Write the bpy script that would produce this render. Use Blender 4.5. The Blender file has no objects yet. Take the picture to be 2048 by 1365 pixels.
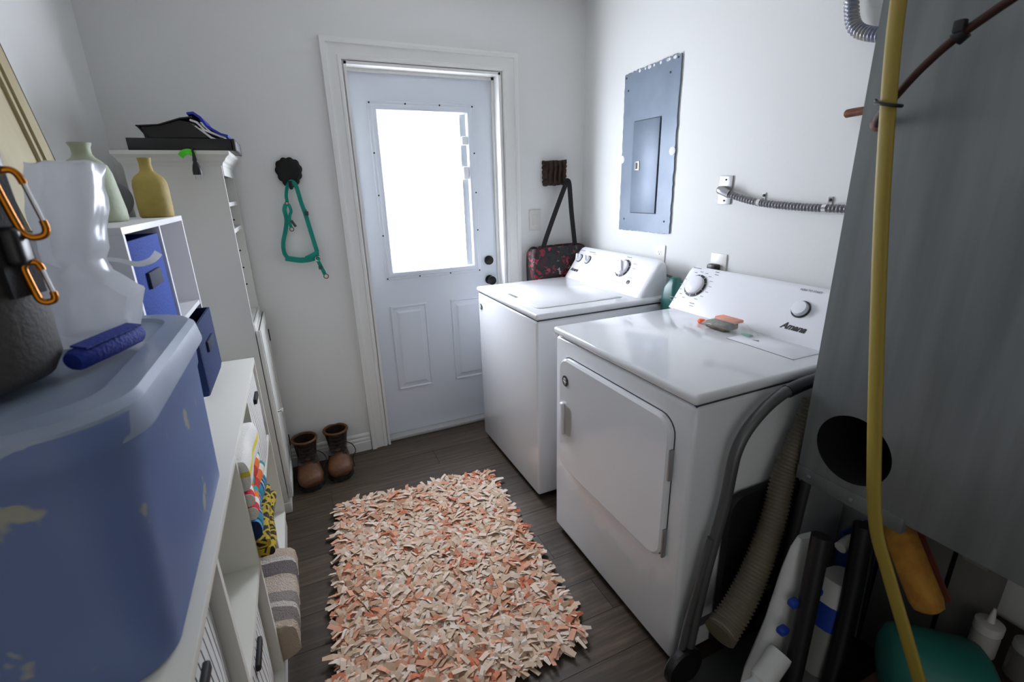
import bpy, bmesh, math, random
from mathutils import Vector, Matrix, noise
random.seed(7)
R2 = math.radians
SC = bpy.context.scene
COL = SC.collection

# ------------------------------------------------------------------ camera, world, light, exposure
CAM = Vector((-1.6718, -2.6236, 1.4448)); YAW, PITCH, ROLL, FPX = 0.4186, 0.3115, 0.0278, 948.95
fw = Vector((math.sin(YAW)*math.cos(PITCH), math.cos(YAW)*math.cos(PITCH), -math.sin(PITCH)))
rt = Vector((math.cos(YAW), -math.sin(YAW), 0)); dn = fw.cross(rt)
r2 = math.cos(ROLL)*rt + math.sin(ROLL)*dn; d2 = -math.sin(ROLL)*rt + math.cos(ROLL)*dn
cd = bpy.data.cameras.new('camera'); cam = bpy.data.objects.new('camera', cd); COL.objects.link(cam)
cam.matrix_world = Matrix(((r2.x, -d2.x, -fw.x, CAM.x), (r2.y, -d2.y, -fw.y, CAM.y), (r2.z, -d2.z, -fw.z, CAM.z), (0, 0, 0, 1)))
cd.sensor_width = 36.0; cd.lens = FPX/2048*36.0; cd.clip_start = 0.05
cd.dof.use_dof = True; cd.dof.focus_distance = 2.0; cd.dof.aperture_fstop = 4.5
SC.camera = cam
w = bpy.data.worlds.new('world'); SC.world = w; w.use_nodes = True
w.node_tree.nodes['Background'].inputs[0].default_value = (0.85, 0.92, 1, 1)
w.node_tree.nodes['Background'].inputs[1].default_value = 0.12
PANE_STRENGTH = 29.0
def area(name, loc, rot, sx, sy, power, col):
    l = bpy.data.lights.new(name, 'AREA'); l.shape = 'RECTANGLE'; l.size = sx; l.size_y = sy; l.energy = power; l.color = col
    o = bpy.data.objects.new(name, l); COL.objects.link(o); o.location = loc; o.rotation_euler = rot
    return o
# fill light added in an assumed doorway behind the camera
area('rear_fill_light', (-1.8, -3.72, 1.1), (R2(90), 0, 0), .85, 2.0, 4.0, (1.0, 0.97, 0.92))
SC.view_settings.view_transform = 'Standard'; SC.view_settings.look = 'None'
SC.view_settings.exposure = 0.0; SC.view_settings.gamma = 1.0; SC.view_settings.use_curve_mapping = False

# ------------------------------------------------------------------ materials
def lin(c):
    if isinstance(c, str):
        c = tuple(int(c[i:i+2], 16)/255 for i in (0, 2, 4))
    return tuple((v/12.92 if v <= .04045 else ((v+.055)/1.055)**2.4) for v in c) + (1.0,)
MATS = {}
def mat(name, col, rough=.5, metal=0.0, col2=None, nscale=8.0, namount=.5, bump=0.0, bscale=60.0, coat=0.0, alpha=1.0, trans=0.0, emis=None, spec=.5, stretch=None, sheen=0.0):
    if name in MATS: return MATS[name]
    m = bpy.data.materials.new(name); m.use_nodes = True; nt = m.node_tree; p = nt.nodes['Principled BSDF']
    p.inputs['Base Color'].default_value = lin(col); p.inputs['Roughness'].default_value = rough; p.inputs['Metallic'].default_value = metal
    p.inputs['Coat Weight'].default_value = coat; p.inputs['Alpha'].default_value = alpha; p.inputs['Transmission Weight'].default_value = trans
    p.inputs['Specular IOR Level'].default_value = spec; p.inputs['Sheen Weight'].default_value = sheen
    if emis: p.inputs['Emission Color'].default_value = lin(emis[0]); p.inputs['Emission Strength'].default_value = emis[1]
    tc = nt.nodes.new('ShaderNodeTexCoord'); src = tc.outputs['Object']
    if stretch:
        mp = nt.nodes.new('ShaderNodeMapping'); mp.inputs['Scale'].default_value = stretch; nt.links.new(src, mp.inputs[0]); src = mp.outputs[0]
    if col2:
        n = nt.nodes.new('ShaderNodeTexNoise'); n.inputs['Scale'].default_value = nscale; n.inputs['Detail'].default_value = 6; nt.links.new(src, n.inputs['Vector'])
        r = nt.nodes.new('ShaderNodeValToRGB'); r.color_ramp.elements[0].position = .5-.5*namount*.6; r.color_ramp.elements[1].position = .5+.5*namount*.6
        r.color_ramp.elements[0].color = lin(col); r.color_ramp.elements[1].color = lin(col2)
        nt.links.new(n.outputs['Fac'], r.inputs[0]); nt.links.new(r.outputs[0], p.inputs['Base Color'])
    if bump:
        n = nt.nodes.new('ShaderNodeTexNoise'); n.inputs['Scale'].default_value = bscale; n.inputs['Detail'].default_value = 4; nt.links.new(src, n.inputs['Vector'])
        b = nt.nodes.new('ShaderNodeBump'); b.inputs['Strength'].default_value = bump; b.inputs['Distance'].default_value = .01
        nt.links.new(n.outputs['Fac'], b.inputs['Height']); nt.links.new(b.outputs[0], p.inputs['Normal'])
    MATS[name] = m
    return m
def stripes(name, bands, period, axis=1, rough=.9, bump=.4, bscale=250.0, offset=0.0, wob=0.0):
    """cloth printed with bands [(start 0..1, colour)] repeating every PERIOD metres along AXIS"""
    m = mat(name, bands[0][1], rough, bump=bump, bscale=bscale); nt = m.node_tree; p = nt.nodes['Principled BSDF']
    tc = nt.nodes.new('ShaderNodeTexCoord'); sx = nt.nodes.new('ShaderNodeSeparateXYZ'); nt.links.new(tc.outputs['Object'], sx.inputs[0])
    out = sx.outputs[axis]
    if wob:
        n = nt.nodes.new('ShaderNodeTexNoise'); n.inputs['Scale'].default_value = 14; nt.links.new(tc.outputs['Object'], n.inputs['Vector'])
        ma = nt.nodes.new('ShaderNodeMath'); ma.operation = 'MULTIPLY_ADD'; ma.inputs[1].default_value = wob; nt.links.new(n.outputs['Fac'], ma.inputs[0]); nt.links.new(out, ma.inputs[2]); out = ma.outputs[0]
    a = nt.nodes.new('ShaderNodeMath'); a.operation = 'MULTIPLY_ADD'; a.inputs[1].default_value = 1/period; a.inputs[2].default_value = offset+100; nt.links.new(out, a.inputs[0])
    f = nt.nodes.new('ShaderNodeMath'); f.operation = 'FRACT'; nt.links.new(a.outputs[0], f.inputs[0])
    r = nt.nodes.new('ShaderNodeValToRGB'); r.color_ramp.interpolation = 'CONSTANT'; e = r.color_ramp.elements
    while len(e) < len(bands): e.new(.5)
    for i, (pos, c) in enumerate(bands): e[i].position = pos
    for i, (pos, c) in enumerate(bands): e[i].color = lin(c)
    nt.links.new(f.outputs[0], r.inputs[0]); nt.links.new(r.outputs[0], p.inputs['Base Color'])
    return m
def translucent(m, fac, col, clear=0.0):
    nt = m.node_tree; out = nt.nodes['Material Output']; p = nt.nodes['Principled BSDF']
    t = nt.nodes.new('ShaderNodeBsdfTranslucent'); t.inputs[0].default_value = lin(col)
    mx = nt.nodes.new('ShaderNodeMixShader'); mx.inputs[0].default_value = fac; nt.links.new(p.outputs[0], mx.inputs[1]); nt.links.new(t.outputs[0], mx.inputs[2])
    last = mx
    if clear:
        c = nt.nodes.new('ShaderNodeBsdfTransparent'); m2 = nt.nodes.new('ShaderNodeMixShader'); m2.inputs[0].default_value = clear
        nt.links.new(mx.outputs[0], m2.inputs[1]); nt.links.new(c.outputs[0], m2.inputs[2]); last = m2
    nt.links.new(last.outputs[0], out.inputs['Surface'])
WALL = mat('painted_wall', 'e2e2df', .75, bump=.04, bscale=90)
TRIMW = mat('white_trim_paint', 'e6e6e2', .35, bump=.02, bscale=40)
DOORW = mat('door_paint', 'dce2ea', .4, bump=.02, bscale=30)
ENAMEL = mat('appliance_enamel', 'e6e7e9', .12, coat=.4)
PLASTW = mat('console_white_plastic', 'ececf0', .25)
MELAM = mat('white_melamine', 'e6e4da', .35)
CABW = mat('cabinet_white', 'deded8', .4, bump=.02, bscale=30)
BLACK = mat('black_plastic', '101012', .4)
DGREY = mat('dark_ring', '2a2a2e', .4)
PRINT = mat('grey_print', '8a8a90', .6)
PRINTD = mat('black_print', '101010', .5)
CHROME = mat('chrome', 'd8d8d8', .2, 1.0)
STEEL = mat('zinc_steel', 'a8a8aa', .4, 1.0)
ORB = mat('oil_rubbed_bronze', '1c1a1a', .35, .6)

# ------------------------------------------------------------------ mesh helpers
def NB(): return bmesh.new()
def V(*a): return Vector(a)
def box(bm, x0, x1, y0, y1, z0, z1, bev=0.0, seg=2, M=None):
    g = bmesh.ops.create_cube(bm, size=1.0)
    vs = g['verts']
    for v in vs:
        v.co = V(x0+(v.co.x+.5)*(x1-x0), y0+(v.co.y+.5)*(y1-y0), z0+(v.co.z+.5)*(z1-z0))
    if bev:
        es = list({e for v in vs for e in v.link_edges})
        r = bmesh.ops.bevel(bm, geom=es, offset=bev, segments=seg, profile=.5, affect='EDGES')
        vs = list({v for f in r['faces'] for v in f.verts} | {v for v in vs if v.is_valid})
    if M:
        for v in vs: v.co = M @ v.co
    return vs
def loft(bm, rings, cap0=True, cap1=True, closed=True):
    rs = [[bm.verts.new(p) for p in r] for r in rings]
    n = len(rs[0])
    for a, b in zip(rs[:-1], rs[1:]):
        for i in range(n if closed else n-1):
            j = (i+1) % n
            try: bm.faces.new((a[i], a[j], b[j], b[i]))
            except ValueError: pass
    if cap0: bm.faces.new(list(reversed(rs[0])))
    if cap1: bm.faces.new(rs[-1])
    return rs
def frames(pts):
    pts = [Vector(p) for p in pts]; T = []
    for i in range(len(pts)):
        a = pts[max(0, i-1)]; b = pts[min(len(pts)-1, i+1)]; T.append((b-a).normalized())
    u = T[0].orthogonal().normalized(); out = []
    for i, t in enumerate(T):
        u = (u - t*u.dot(t)).normalized(); out.append((pts[i], t, u, t.cross(u)))
    return out
def tube(bm, pts, r, n=10, cap=True):
    rings = []
    for i, (p, t, u, v) in enumerate(frames(pts)):
        rr = r[i] if isinstance(r, (list, tuple)) else r
        rings.append([p+u*rr*math.cos(2*math.pi*k/n)+v*rr*math.sin(2*math.pi*k/n) for k in range(n)])
    loft(bm, rings, cap, cap)
def smooth_path(pts, k=8):
    P = [Vector(p) for p in pts]; out = []
    for i in range(len(P)-1):
        p0 = P[max(0, i-1)]; p1 = P[i]; p2 = P[i+1]; p3 = P[min(len(P)-1, i+2)]
        for j in range(k):
            t = j/k
            out.append(.5*((2*p1)+(-p0+p2)*t+(2*p0-5*p1+4*p2-p3)*t*t+(-p0+3*p1-3*p2+p3)*t*t*t))
    out.append(P[-1]); return out
def ribs(pts, r, amp, pitch, n=10):
    """corrugated hose: path resampled, radius alternating"""
    P = smooth_path(pts, 40); L = [0]
    for a, b in zip(P[:-1], P[1:]): L.append(L[-1]+(b-a).length)
    N = max(8, int(L[-1]/pitch*4)); q = []; rr = []; j = 0
    for i in range(N+1):
        d = L[-1]*i/N
        while j < len(L)-2 and L[j+1] < d: j += 1
        t = (d-L[j])/max(1e-9, L[j+1]-L[j]); q.append(P[j].lerp(P[j+1], t))
        f = i/N; base = r[0]+(r[1]-r[0])*f if isinstance(r, (list, tuple)) else r
        rr.append(base + amp*(1 if i % 4 in (1, 2) else -1))
    bm = NB(); tube(bm, q, rr, n); return bm
def ribbon(bm, pts, wd, th, nrm, k=6):
    P = smooth_path(pts, k) if k else [Vector(p) for p in pts]
    N = Vector(nrm).normalized(); rings = []
    for i, p in enumerate(P):
        t = (P[min(len(P)-1, i+1)]-P[max(0, i-1)]).normalized(); s = t.cross(N).normalized(); nn = s.cross(t)
        ww = wd[0]+(wd[1]-wd[0])*i/(len(P)-1) if isinstance(wd, (list, tuple)) else wd
        rings.append([p+s*ww/2+nn*th/2, p-s*ww/2+nn*th/2, p-s*ww/2-nn*th/2, p+s*ww/2-nn*th/2])
    loft(bm, rings)
def lathe(bm, prof, c=(0, 0, 0), n=28, axis='z', M=None, cap=True):
    rings = []
    for r, h in prof:
        ring = []
        for k in range(n):
            a = 2*math.pi*k/n; x, y = r*math.cos(a), r*math.sin(a)
            p = V(x, y, h) if axis == 'z' else (V(h, x, y) if axis == 'x' else V(y, h, x))
            if M: p = M @ p
            ring.append(p+Vector(c))
        rings.append(ring)
    loft(bm, rings, cap, cap)
def rring(cx, cy, hx, hy, r, z, k=8):
    out = []
    for (sx, sy, a0) in ((1, 1, 0), (-1, 1, 90), (-1, -1, 180), (1, -1, 270)):
        for i in range(k+1):
            a = R2(a0+90*i/k); out.append(V(cx+sx*(hx-r)+r*math.cos(a), cy+sy*(hy-r)+r*math.sin(a), z))
    return out
def prism(bm, poly, f0, f1):
    """poly of 2-D points; f0, f1 map them to the two end faces"""
    loft(bm, [[Vector(f0(*p)) for p in poly], [Vector(f1(*p)) for p in poly]])
ORG = {}
def obj(name, bm, m, parent=None, smooth=True, angle=38, org=None):
    bmesh.ops.recalc_face_normals(bm, faces=bm.faces[:])
    me = bpy.data.meshes.new(name); bm.to_mesh(me); bm.free()
    if m:
        for mm in (m if isinstance(m, (list, tuple)) else [m]): me.materials.append(mm)
    if smooth:
        me.shade_smooth(); me.set_sharp_from_angle(angle=R2(angle))
    o = bpy.data.objects.new(name, me); COL.objects.link(o)
    if parent:
        L = ORG[parent.name]; o.parent = parent
        me.transform(Matrix.Translation(-L)); ORG[o.name] = L
    else:
        if org is None:
            c = [v.co for v in me.vertices]; mn = [min(p[i] for p in c) for i in range(3)]; mx = [max(p[i] for p in c) for i in range(3)]
            org = ((mn[0]+mx[0])/2, (mn[1]+mx[1])/2, mn[2])
        L = Vector(org); me.transform(Matrix.Translation(-L)); o.location = L; ORG[o.name] = L
    return o
def part(name, parent, m, *boxes, bev=0.0, seg=2):
    bm = NB()
    for b in boxes: box(bm, *b, bev=bev, seg=seg)
    return obj(name, bm, m, parent)
def tag(o, label, cat, group=None):
    o['label'] = label; o['category'] = cat
    if group: o['group'] = group
    return o
def thing(name, label, cat, loc, group=None):
    o = bpy.data.objects.new(name, None); COL.objects.link(o); o.location = loc; o.empty_display_size = .05
    ORG[o.name] = Vector(loc); return tag(o, label, cat, group)
def struct(o): o['kind'] = 'structure'; return o
def text_mesh(name, s, size, X, Y, pos, m, parent, shear=0.0, align='CENTER', bold=0.0):
    c = bpy.data.curves.new(name, 'FONT'); c.body = s; c.size = size; c.extrude = .0002; c.shear = shear; c.align_x = align; c.align_y = 'CENTER'; c.offset = bold
    t = bpy.data.objects.new(name, c); COL.objects.link(t); bpy.context.view_layer.update()
    me = bpy.data.meshes.new_from_object(t.evaluated_get(bpy.context.evaluated_depsgraph_get()))
    bpy.data.objects.remove(t); bpy.data.curves.remove(c)
    X = Vector(X).normalized(); Y = Vector(Y).normalized(); Z = X.cross(Y)
    me.transform(Matrix(((X.x, Y.x, Z.x, pos[0]), (X.y, Y.y, Z.y, pos[1]), (X.z, Y.z, Z.z, pos[2]), (0, 0, 0, 1))))
    bm = NB(); bm.from_mesh(me); bpy.data.meshes.remove(me)
    return obj(name, bm, m, parent, smooth=False)

# ------------------------------------------------------------------ room
XL, YR, ZC = -2.31, -3.75, 2.44
DL, DR, DT = -1.335, -0.535, 2.035       # door opening
bm = NB()
box(bm, XL-.1, DL, 0, .16, 0, ZC); box(bm, DR, .1, 0, .16, 0, ZC); box(bm, DL, DR, 0, .16, DT, ZC)
struct(obj('wall_back', bm, WALL))
bm = NB(); box(bm, 0, .1, YR, 0, 0, ZC); struct(obj('wall_right', bm, WALL))
bm = NB(); box(bm, XL-.1, XL, YR, 0, 0, ZC); struct(obj('wall_left', bm, WALL))
bm = NB(); box(bm, XL-.1, -2.25, YR-.1, YR, 0, ZC); box(bm, -1.35, .1, YR-.1, YR, 0, ZC); box(bm, -2.25, -1.35, YR-.1, YR, 2.12, ZC); struct(obj('wall_rear', bm, WALL))  # unseen rear wall; its opening is placed to suit the added fill
bm = NB(); box(bm, XL-.1, .1, YR-.1, .1, ZC, ZC+.1); struct(obj('ceiling', bm, WALL))
# floor of planks
FLM = mat('floor_grout', '171412', .8)
bm = NB(); box(bm, XL-.1, .1, YR-.1, .3, -.05, -.004); floor = struct(obj('floor', bm, FLM, org=(0, 0, 0)))
PL = bpy.data.materials.new('dark_laminate_plank'); PL.use_nodes = True; nt = PL.node_tree; p = nt.nodes['Principled BSDF']
tc = nt.nodes.new('ShaderNodeTexCoord'); oi = nt.nodes.new('ShaderNodeObjectInfo')
mp = nt.nodes.new('ShaderNodeMapping'); mp.inputs['Scale'].default_value = (1.6, 26, 1)
cb = nt.nodes.new('ShaderNodeCombineXYZ'); ml = nt.nodes.new('ShaderNodeMath'); ml.operation = 'MULTIPLY'; ml.inputs[1].default_value = 37.0
nt.links.new(oi.outputs['Random'], ml.inputs[0]); nt.links.new(ml.outputs[0], cb.inputs[0]); nt.links.new(ml.outputs[0], cb.inputs[1])
nt.links.new(cb.outputs[0], mp.inputs['Location']); nt.links.new(tc.outputs['Object'], mp.inputs[0])
n1 = nt.nodes.new('ShaderNodeTexNoise'); n1.inputs['Scale'].default_value = 2.2; n1.inputs['Detail'].default_value = 8; n1.inputs['Roughness'].default_value = .65; nt.links.new(mp.outputs[0], n1.inputs['Vector'])
rp = nt.nodes.new('ShaderNodeValToRGB'); e = rp.color_ramp.elements; e[0].position = .3; e[0].color = lin('2e251c'); e[1].position = .72; e[1].color = lin('5e4f40'); k = e.new(.5); k.color = lin('42362a')
nt.links.new(n1.outputs['Fac'], rp.inputs[0])
hs = nt.nodes.new('ShaderNodeHueSaturation'); mr = nt.nodes.new('ShaderNodeMapRange'); mr.inputs[3].default_value = .75; mr.inputs[4].default_value = 1.2
nt.links.new(oi.outputs['Random'], mr.inputs[0]); nt.links.new(mr.outputs[0], hs.inputs['Value']); nt.links.new(rp.outputs[0], hs.inputs['Color'])
nt.links.new(hs.outputs[0], p.inputs['Base Color']); p.inputs['Roughness'].default_value = .42
PW, PLEN = .15, 1.22
y = 0.1; row = 0
while y > YR:
    x = XL-.1-((row*.47) % 1.0)*PLEN
    while x < .1:
        a, b = max(x, XL-.05), min(x+PLEN, .05)
        if b-a > .03:
            bm = NB(); box(bm, a+.0008, b-.0008, y-PW+.0008, y-.0008, -.004, 0.0); o = obj('plank', bm, PL, floor, smooth=False)
        x += PLEN
    y -= PW; row += 1
# door casing, jamb, threshold
def mitred(prof, ctr):
    xl, xr, zt = ctr; rings = []
    for (px, pz, ox, oz) in ((xl, 0, -1, 0), (xl, zt, -1, 1), (xr, zt, 1, 1), (xr, 0, 1, 0)):
        rings.append([V(px+ox*u, -v, pz+oz*u) for u, v in prof])
    return rings
bm = NB()
loft(bm, mitred([(0, 0), (0, .012), (.006, .016), (.016, .016), (.02, .012), (.05, .014), (.062, .018), (.066, .024), (.078, .026), (.088, .024), (.09, 0)], (DL-.008, DR+.012, DT+.006)))
struct(obj('trim_1', bm, TRIMW, angle=20))
bm = NB()
box(bm, DL-.001, DL+.012, -.012, .16, 0, DT); box(bm, DR-.012, DR+.001, -.012, .16, 0, DT); box(bm, DL, DR, -.012, .16, DT-.012, DT+.001)
box(bm, DL+.012, DL+.02, .058, .075, 0, DT-.012); box(bm, DR-.026, DR-.012, .058, .075, 0, DT-.012); box(bm, DL, DR, .058, .075, DT-.026, DT-.012)
struct(obj('trim_2', bm, TRIMW))
bm = NB(); box(bm, DL+.012, DR-.012, .02, .16, 0, .02, bev=.004); struct(obj('trim_3', bm, mat('threshold', 'b9b9b6', .5)))
# baseboard
bm = NB()
prism(bm, [(0, 0), (.016, 0), (.016, .055), (.013, .06), (.013, .075), (.009, .082), (.009, .095), (.004, .105), (0, .107)], lambda u, v: (-2.3, -u, v), lambda u, v: (DL-.1, -u, v))
struct(obj('baseboard_back', bm, TRIMW, angle=20))
# door
SL, SR, ST = DL+.013, DR-.013, DT-.014
GX0, GX1, GZ0, GZ1 = -1.198, -.702, 1.006, 1.848
bm = NB(); yA, yB = .075, .119
box(bm, SL, GX0, yA, yB, .022, ST); box(bm, GX1, SR, yA, yB, .022, ST); box(bm, GX0, GX1, yA, yB, .022, GZ0); box(bm, GX0, GX1, yA, yB, GZ1, ST)
door = struct(obj('door_1', bm, DOORW))
def ringframe(x0, x1, z0, z1, prof):
    """rectangular moulding: prof (u outward from the opening, v out of the door)"""
    rings = []
    for (px, pz, ox, oz) in ((x0, z0, -1, -1), (x0, z1, -1, 1), (x1, z1, 1, 1), (x1, z0, 1, -1), (x0, z0, -1, -1)):
        rings.append([V(px+ox*u, yA-v, pz+oz*u) for u, v in prof])
    b = NB(); loft(b, rings, False, False); bmesh.ops.remove_doubles(b, verts=b.verts[:], dist=1e-5); return b
obj('lite_frame', ringframe(GX0, GX1, GZ0, GZ1, [(-.012, -.02), (-.012, .006), (-.004, .012), (.006, .014), (.018, .012), (.022, .007), (.034, .006), (.037, 0), (.0, -.002)]), DOORW, door, angle=20)
GLASS = mat('daylit_frosted_glass', 'f4f7ff', .3, emis=('ecf2ff', PANE_STRENGTH))
bm = NB(); box(bm, GX0-.002, GX1-.046, .091, .099, GZ0-.002, GZ1+.002); obj('pane', bm, GLASS, door)
bm = NB(); box(bm, GX1-.046, GX1+.002, .083, .1, GZ0-.002, GZ1+.002); bl = obj('blind_track', bm, mat('blind_track_grey', 'd4dade', .4), door)
for z0, z1 in ((1.68, 1.725), (1.5, 1.568)):
    bm = NB(); box(bm, GX1-.042, GX1-.01, .066, .084, z0, z1, bev=.004); obj('blind_slider', bm, mat('slider_white', 'f2f4f6', .3), door)
scr = NB(); lathe(scr, [(.0045, 0), (.0045, -.003), (.002, -.004)], (0, 0, 0), 8, 'y'); SCM = bpy.data.meshes.new('screw'); scr.to_mesh(SCM); scr.free(); SCM.materials.append(BLACK)
for sx, sz in [(GX0-.027+i*(GX1-GX0+.054)/3, zz) for i in range(4) for zz in (GZ0-.027, GZ1+.027)] + [(xx, GZ0+(GZ1-GZ0)*t) for t in (.25, .5, .75) for xx in (GX0-.027, GX1+.027)]:
    s = bpy.data.objects.new('screw', SCM); COL.objects.link(s); s.parent = door; s.location = V(sx, yA-.006, sz)-ORG[door.name]
for x0, x1 in ((-1.229, -1.015), (-.87, -.656)):
    bm = ringframe(x0+.03, x1-.03, .33, .79, [(.03, -.001), (.026, .008), (.02, .009), (.014, .001), (.008, .0005), (-.014, .011), (-.03, .011)])
    b2 = box(bm, x0+.05, x1-.05, yA-.0115, yA+.002, .35, .77); obj('door_panel', bm, DOORW, door, angle=15)
for z, nm in ((1.033, 'deadbolt'), (.915, 'door_knob')):
    bm = NB(); lathe(bm, [(.026, 0), (.028, -.004), (.026, -.009), (.012, -.012), (.012, -.03 if nm == 'door_knob' else -.014), (.026, -.036 if nm == 'door_knob' else -.014), (.026, -.05 if nm == 'door_knob' else -.016), (.015, -.056 if nm == 'door_knob' else -.018)], (-.612, yA, z), 24, 'y'); obj(nm, bm, ORB, door)

# ------------------------------------------------------------------ washer and dryer
FD = V(.12, 0, .17).normalized(); FN = V(-FD.z, 0, FD.x); TX = V(0, -1, 0)
def face_pt(y, s, out=0.0, x0=-.22, z0=.93): return V(x0, y, z0)+FD*s+FN*out
FM = Matrix(((TX.x, FD.x, FN.x), (TX.y, FD.y, FN.y), (TX.z, FD.z, FN.z)))
def disc(bm, y, s, prof, n=28):
    lathe(bm, prof, face_pt(y, s), n, 'z', FM)
def console(parent, y0, y1, m):
    bm = NB(); prof = [(-.22, .93), (-.1165, 1.0766), (-.109, 1.086), (-.099, 1.095), (-.086, 1.099), (-.074, 1.092), (-.066, 1.07), (-.062, 1.02), (-.06, .93)]
    def sec(y, sh, drop): return [V(-.06+(x+.06)*sh, y, .93+(z-.93)*drop) for x, z in prof]
    rings = [sec(y0, .9, .9), sec(y0+.005, .945, .95), sec(y0+.014, .98, .985), sec(y0+.028, 1, 1), sec(y1-.028, 1, 1), sec(y1-.014, .98, .985), sec(y1-.005, .945, .95), sec(y1, .9, .9)]
    loft(bm, rings); return obj('console', bm, m, parent, angle=25)
def dial(parent, name, y, s, r, ring=True, bar=True):
    bm = NB(); disc(bm, y, s, [(r, 0), (r, .0025), (r*.8, .003)]); rg = obj(name, bm, DGREY, parent)
    bm = NB(); disc(bm, y, s, [(r*.82, .002), (r*.80, .014), (r*.72, .017), (r*.3, .018)])
    kb = obj('knob_cap', bm, PLASTW, rg)
    if bar:
        bm = NB(); a = R2(40); c = face_pt(y, s, .018); ux = TX*math.cos(a)+FD*math.sin(a); uy = -TX*math.sin(a)+FD*math.cos(a)
        M = Matrix(((ux.x, uy.x, FN.x, c.x), (ux.y, uy.y, FN.y, c.y), (ux.z, uy.z, FN.z, c.z), (0, 0, 0, 1)))
        box(bm, -r*.22, r*.22, -r*.74, r*.74, -.004, .012, bev=.004, M=M); obj('knob_grip', bm, PLASTW, rg)
    if ring:
        bm = NB()
        for k in range(10):
            a = R2(20+36*k); q = face_pt(y, s)+TX*math.cos(a)*r*.91+FD*math.sin(a)*r*.91+FN*.003
            ux = TX*math.cos(a)+FD*math.sin(a); uy = -TX*math.sin(a)+FD*math.cos(a)
            M = Matrix(((ux.x, uy.x, FN.x, q.x), (ux.y, uy.y, FN.y, q.y), (ux.z, uy.z, FN.z, q.z), (0, 0, 0, 1)))
            box(bm, -r*.09, r*.09, -r*.02, r*.02, -.0005, .0004, M=M)
        obj('dial_marks', bm, PLASTW, rg)['kind'] = 'stuff'
def print_marks(parent, items, m=PRINT):
    bm = NB()
    for (y, s, wd, h) in items:
        q = face_pt(y, s, .0004); M = Matrix(((TX.x, FD.x, FN.x, q.x), (TX.y, FD.y, FN.y, q.y), (TX.z, FD.z, FN.z, q.z), (0, 0, 0, 1)))
        n = max(1, int(wd/.004))
        for k in range(n):
            x0 = -wd/2+k*wd/n; box(bm, x0, x0+wd/n*.7, -h/2, h/2*random.uniform(.5, 1), -.0003, .0003, M=M)
    obj('printed_legend', bm, m, parent)['kind'] = 'stuff'
def badge(parent, x, y, z, r):
    bm = NB(); lathe(bm, [(r, 0), (r, -.002), (r*.9, -.0025)], (x, y, z), 24, 'x'); b = obj('badge', bm, mat('badge_grey', '5a5a60', .3, .5), parent)
    bm = NB()
    for (a0, b0, a1, b1) in ((-.3, .5, -.5, -.1), (-.5, -.1, .5, -.1), (.2, .55, .1, -.6), (-.1, .55, -.2, -.4)):
        tube(bm, [V(x-.003, y-a0*r, z+b0*r), V(x-.003, y-a1*r, z+b1*r)], r*.09, 6)
    obj('badge_mark', bm, mat('badge_white', 'f2f2f2', .4), b)
# washer
wf, wn, wx = -.158, -.889, -.785
W = thing('washing_machine', 'white top-load washing machine between the back door and the dryer', 'washing machine', (-.4, -.53, 0))
part('body', W, ENAMEL, (wx+.006, -.035, wn+.006, wf-.006, .025, .898), bev=.012, seg=3)
part('deck', W, ENAMEL, (wx, -.03, wn, wf, .903, .93), bev=.011, seg=3)
part('gap_strip', W, mat('seam_dark', '3a3d42', .7), (wx+.012, -.04, wn+.012, wf-.012, .89, .91))
for fx in (wx+.06, -.1):
    for fy in (wn+.06, wf-.06):
        bm = NB(); lathe(bm, [(.018, 0), (.018, .012), (.009, .014), (.009, .03)], (fx, fy, 0), 12); obj('foot', bm, BLACK, W)
bm = NB(); loft(bm, [rring(-.495, -.53, .235, .27, .03, .929), rring(-.495, -.53, .235, .27, .03, .933), rring(-.495, -.53, .228, .263, .026, .936)]); lid = obj('lid', bm, ENAMEL, W)
part('lid_notch', lid, mat('notch_grey', '66686c', .6), (-.727, -.712, -.56, -.46, .9335, .9368), bev=.001)
console(W, wn+.03, wf+.004, PLASTW)
dial(W, 'dial', -.628, .130, .05); dial(W, 'dial', -.208, .134, .026); dial(W, 'dial', -.296, .134, .026)
bm = NB(); disc(bm, -.723, .064, [(.011, 0), (.011, .003), (.006, .004)], 16); obj('start_button', bm, DGREY, W)
print_marks(W, [(-.605-.0174*k, .0515, .005, .004) for k in range(6)], PRINTD)
print_marks(W, [(-.2, .185, .05, .004), (-.3, .185, .06, .004), (-.33, .175, .03, .003), (-.17, .165, .02, .003), (-.25, .155, .02, .003), (-.63, .195, .04, .004), (-.70, .165, .03, .003), (-.71, .14, .025, .003), (-.56, .165, .02, .003), (-.72, .09, .03, .003), (-.15, .075, .008, .008)])
text_mesh('brand_lettering', 'Amana', .028, TX, FD, face_pt(-.222, .058, .0006), PRINTD, W, shear=.35, bold=.0012)
badge(W, wx+.004, -.212, .825, .017)
# dryer
df, dnr, dx = -1.0745, -1.815, -.803
D = thing('clothes_dryer', 'white front-load dryer with square door beside the metal duct box', 'dryer', (-.4, -1.445, 0))
part('body', D, ENAMEL, (dx+.004, -.035, dnr+.006, df-.006, .025, .898), bev=.016, seg=3)
part('gap_strip', D, MATS['seam_dark'], (dx+.012, -.04, dnr+.012, df-.012, .89, .91))
part('top_panel', D, ENAMEL, (dx-.004, -.03, dnr, df, .902, .932), bev=.011, seg=3)
for fx in (dx+.06, -.1):
    for fy in (dnr+.06, df-.06):
        bm = NB(); lathe(bm, [(.018, 0), (.018, .012), (.009, .014), (.009, .03)], (fx, fy, 0), 12); obj('foot', bm, BLACK, D)
console(D, dnr+.012, df+.03, PLASTW)
dial(D, 'timer_dial', -1.132, .123, .052, bar=False)
dial(D, 'start_knob', -1.607, .122, .032, ring=False, bar=False)
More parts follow.
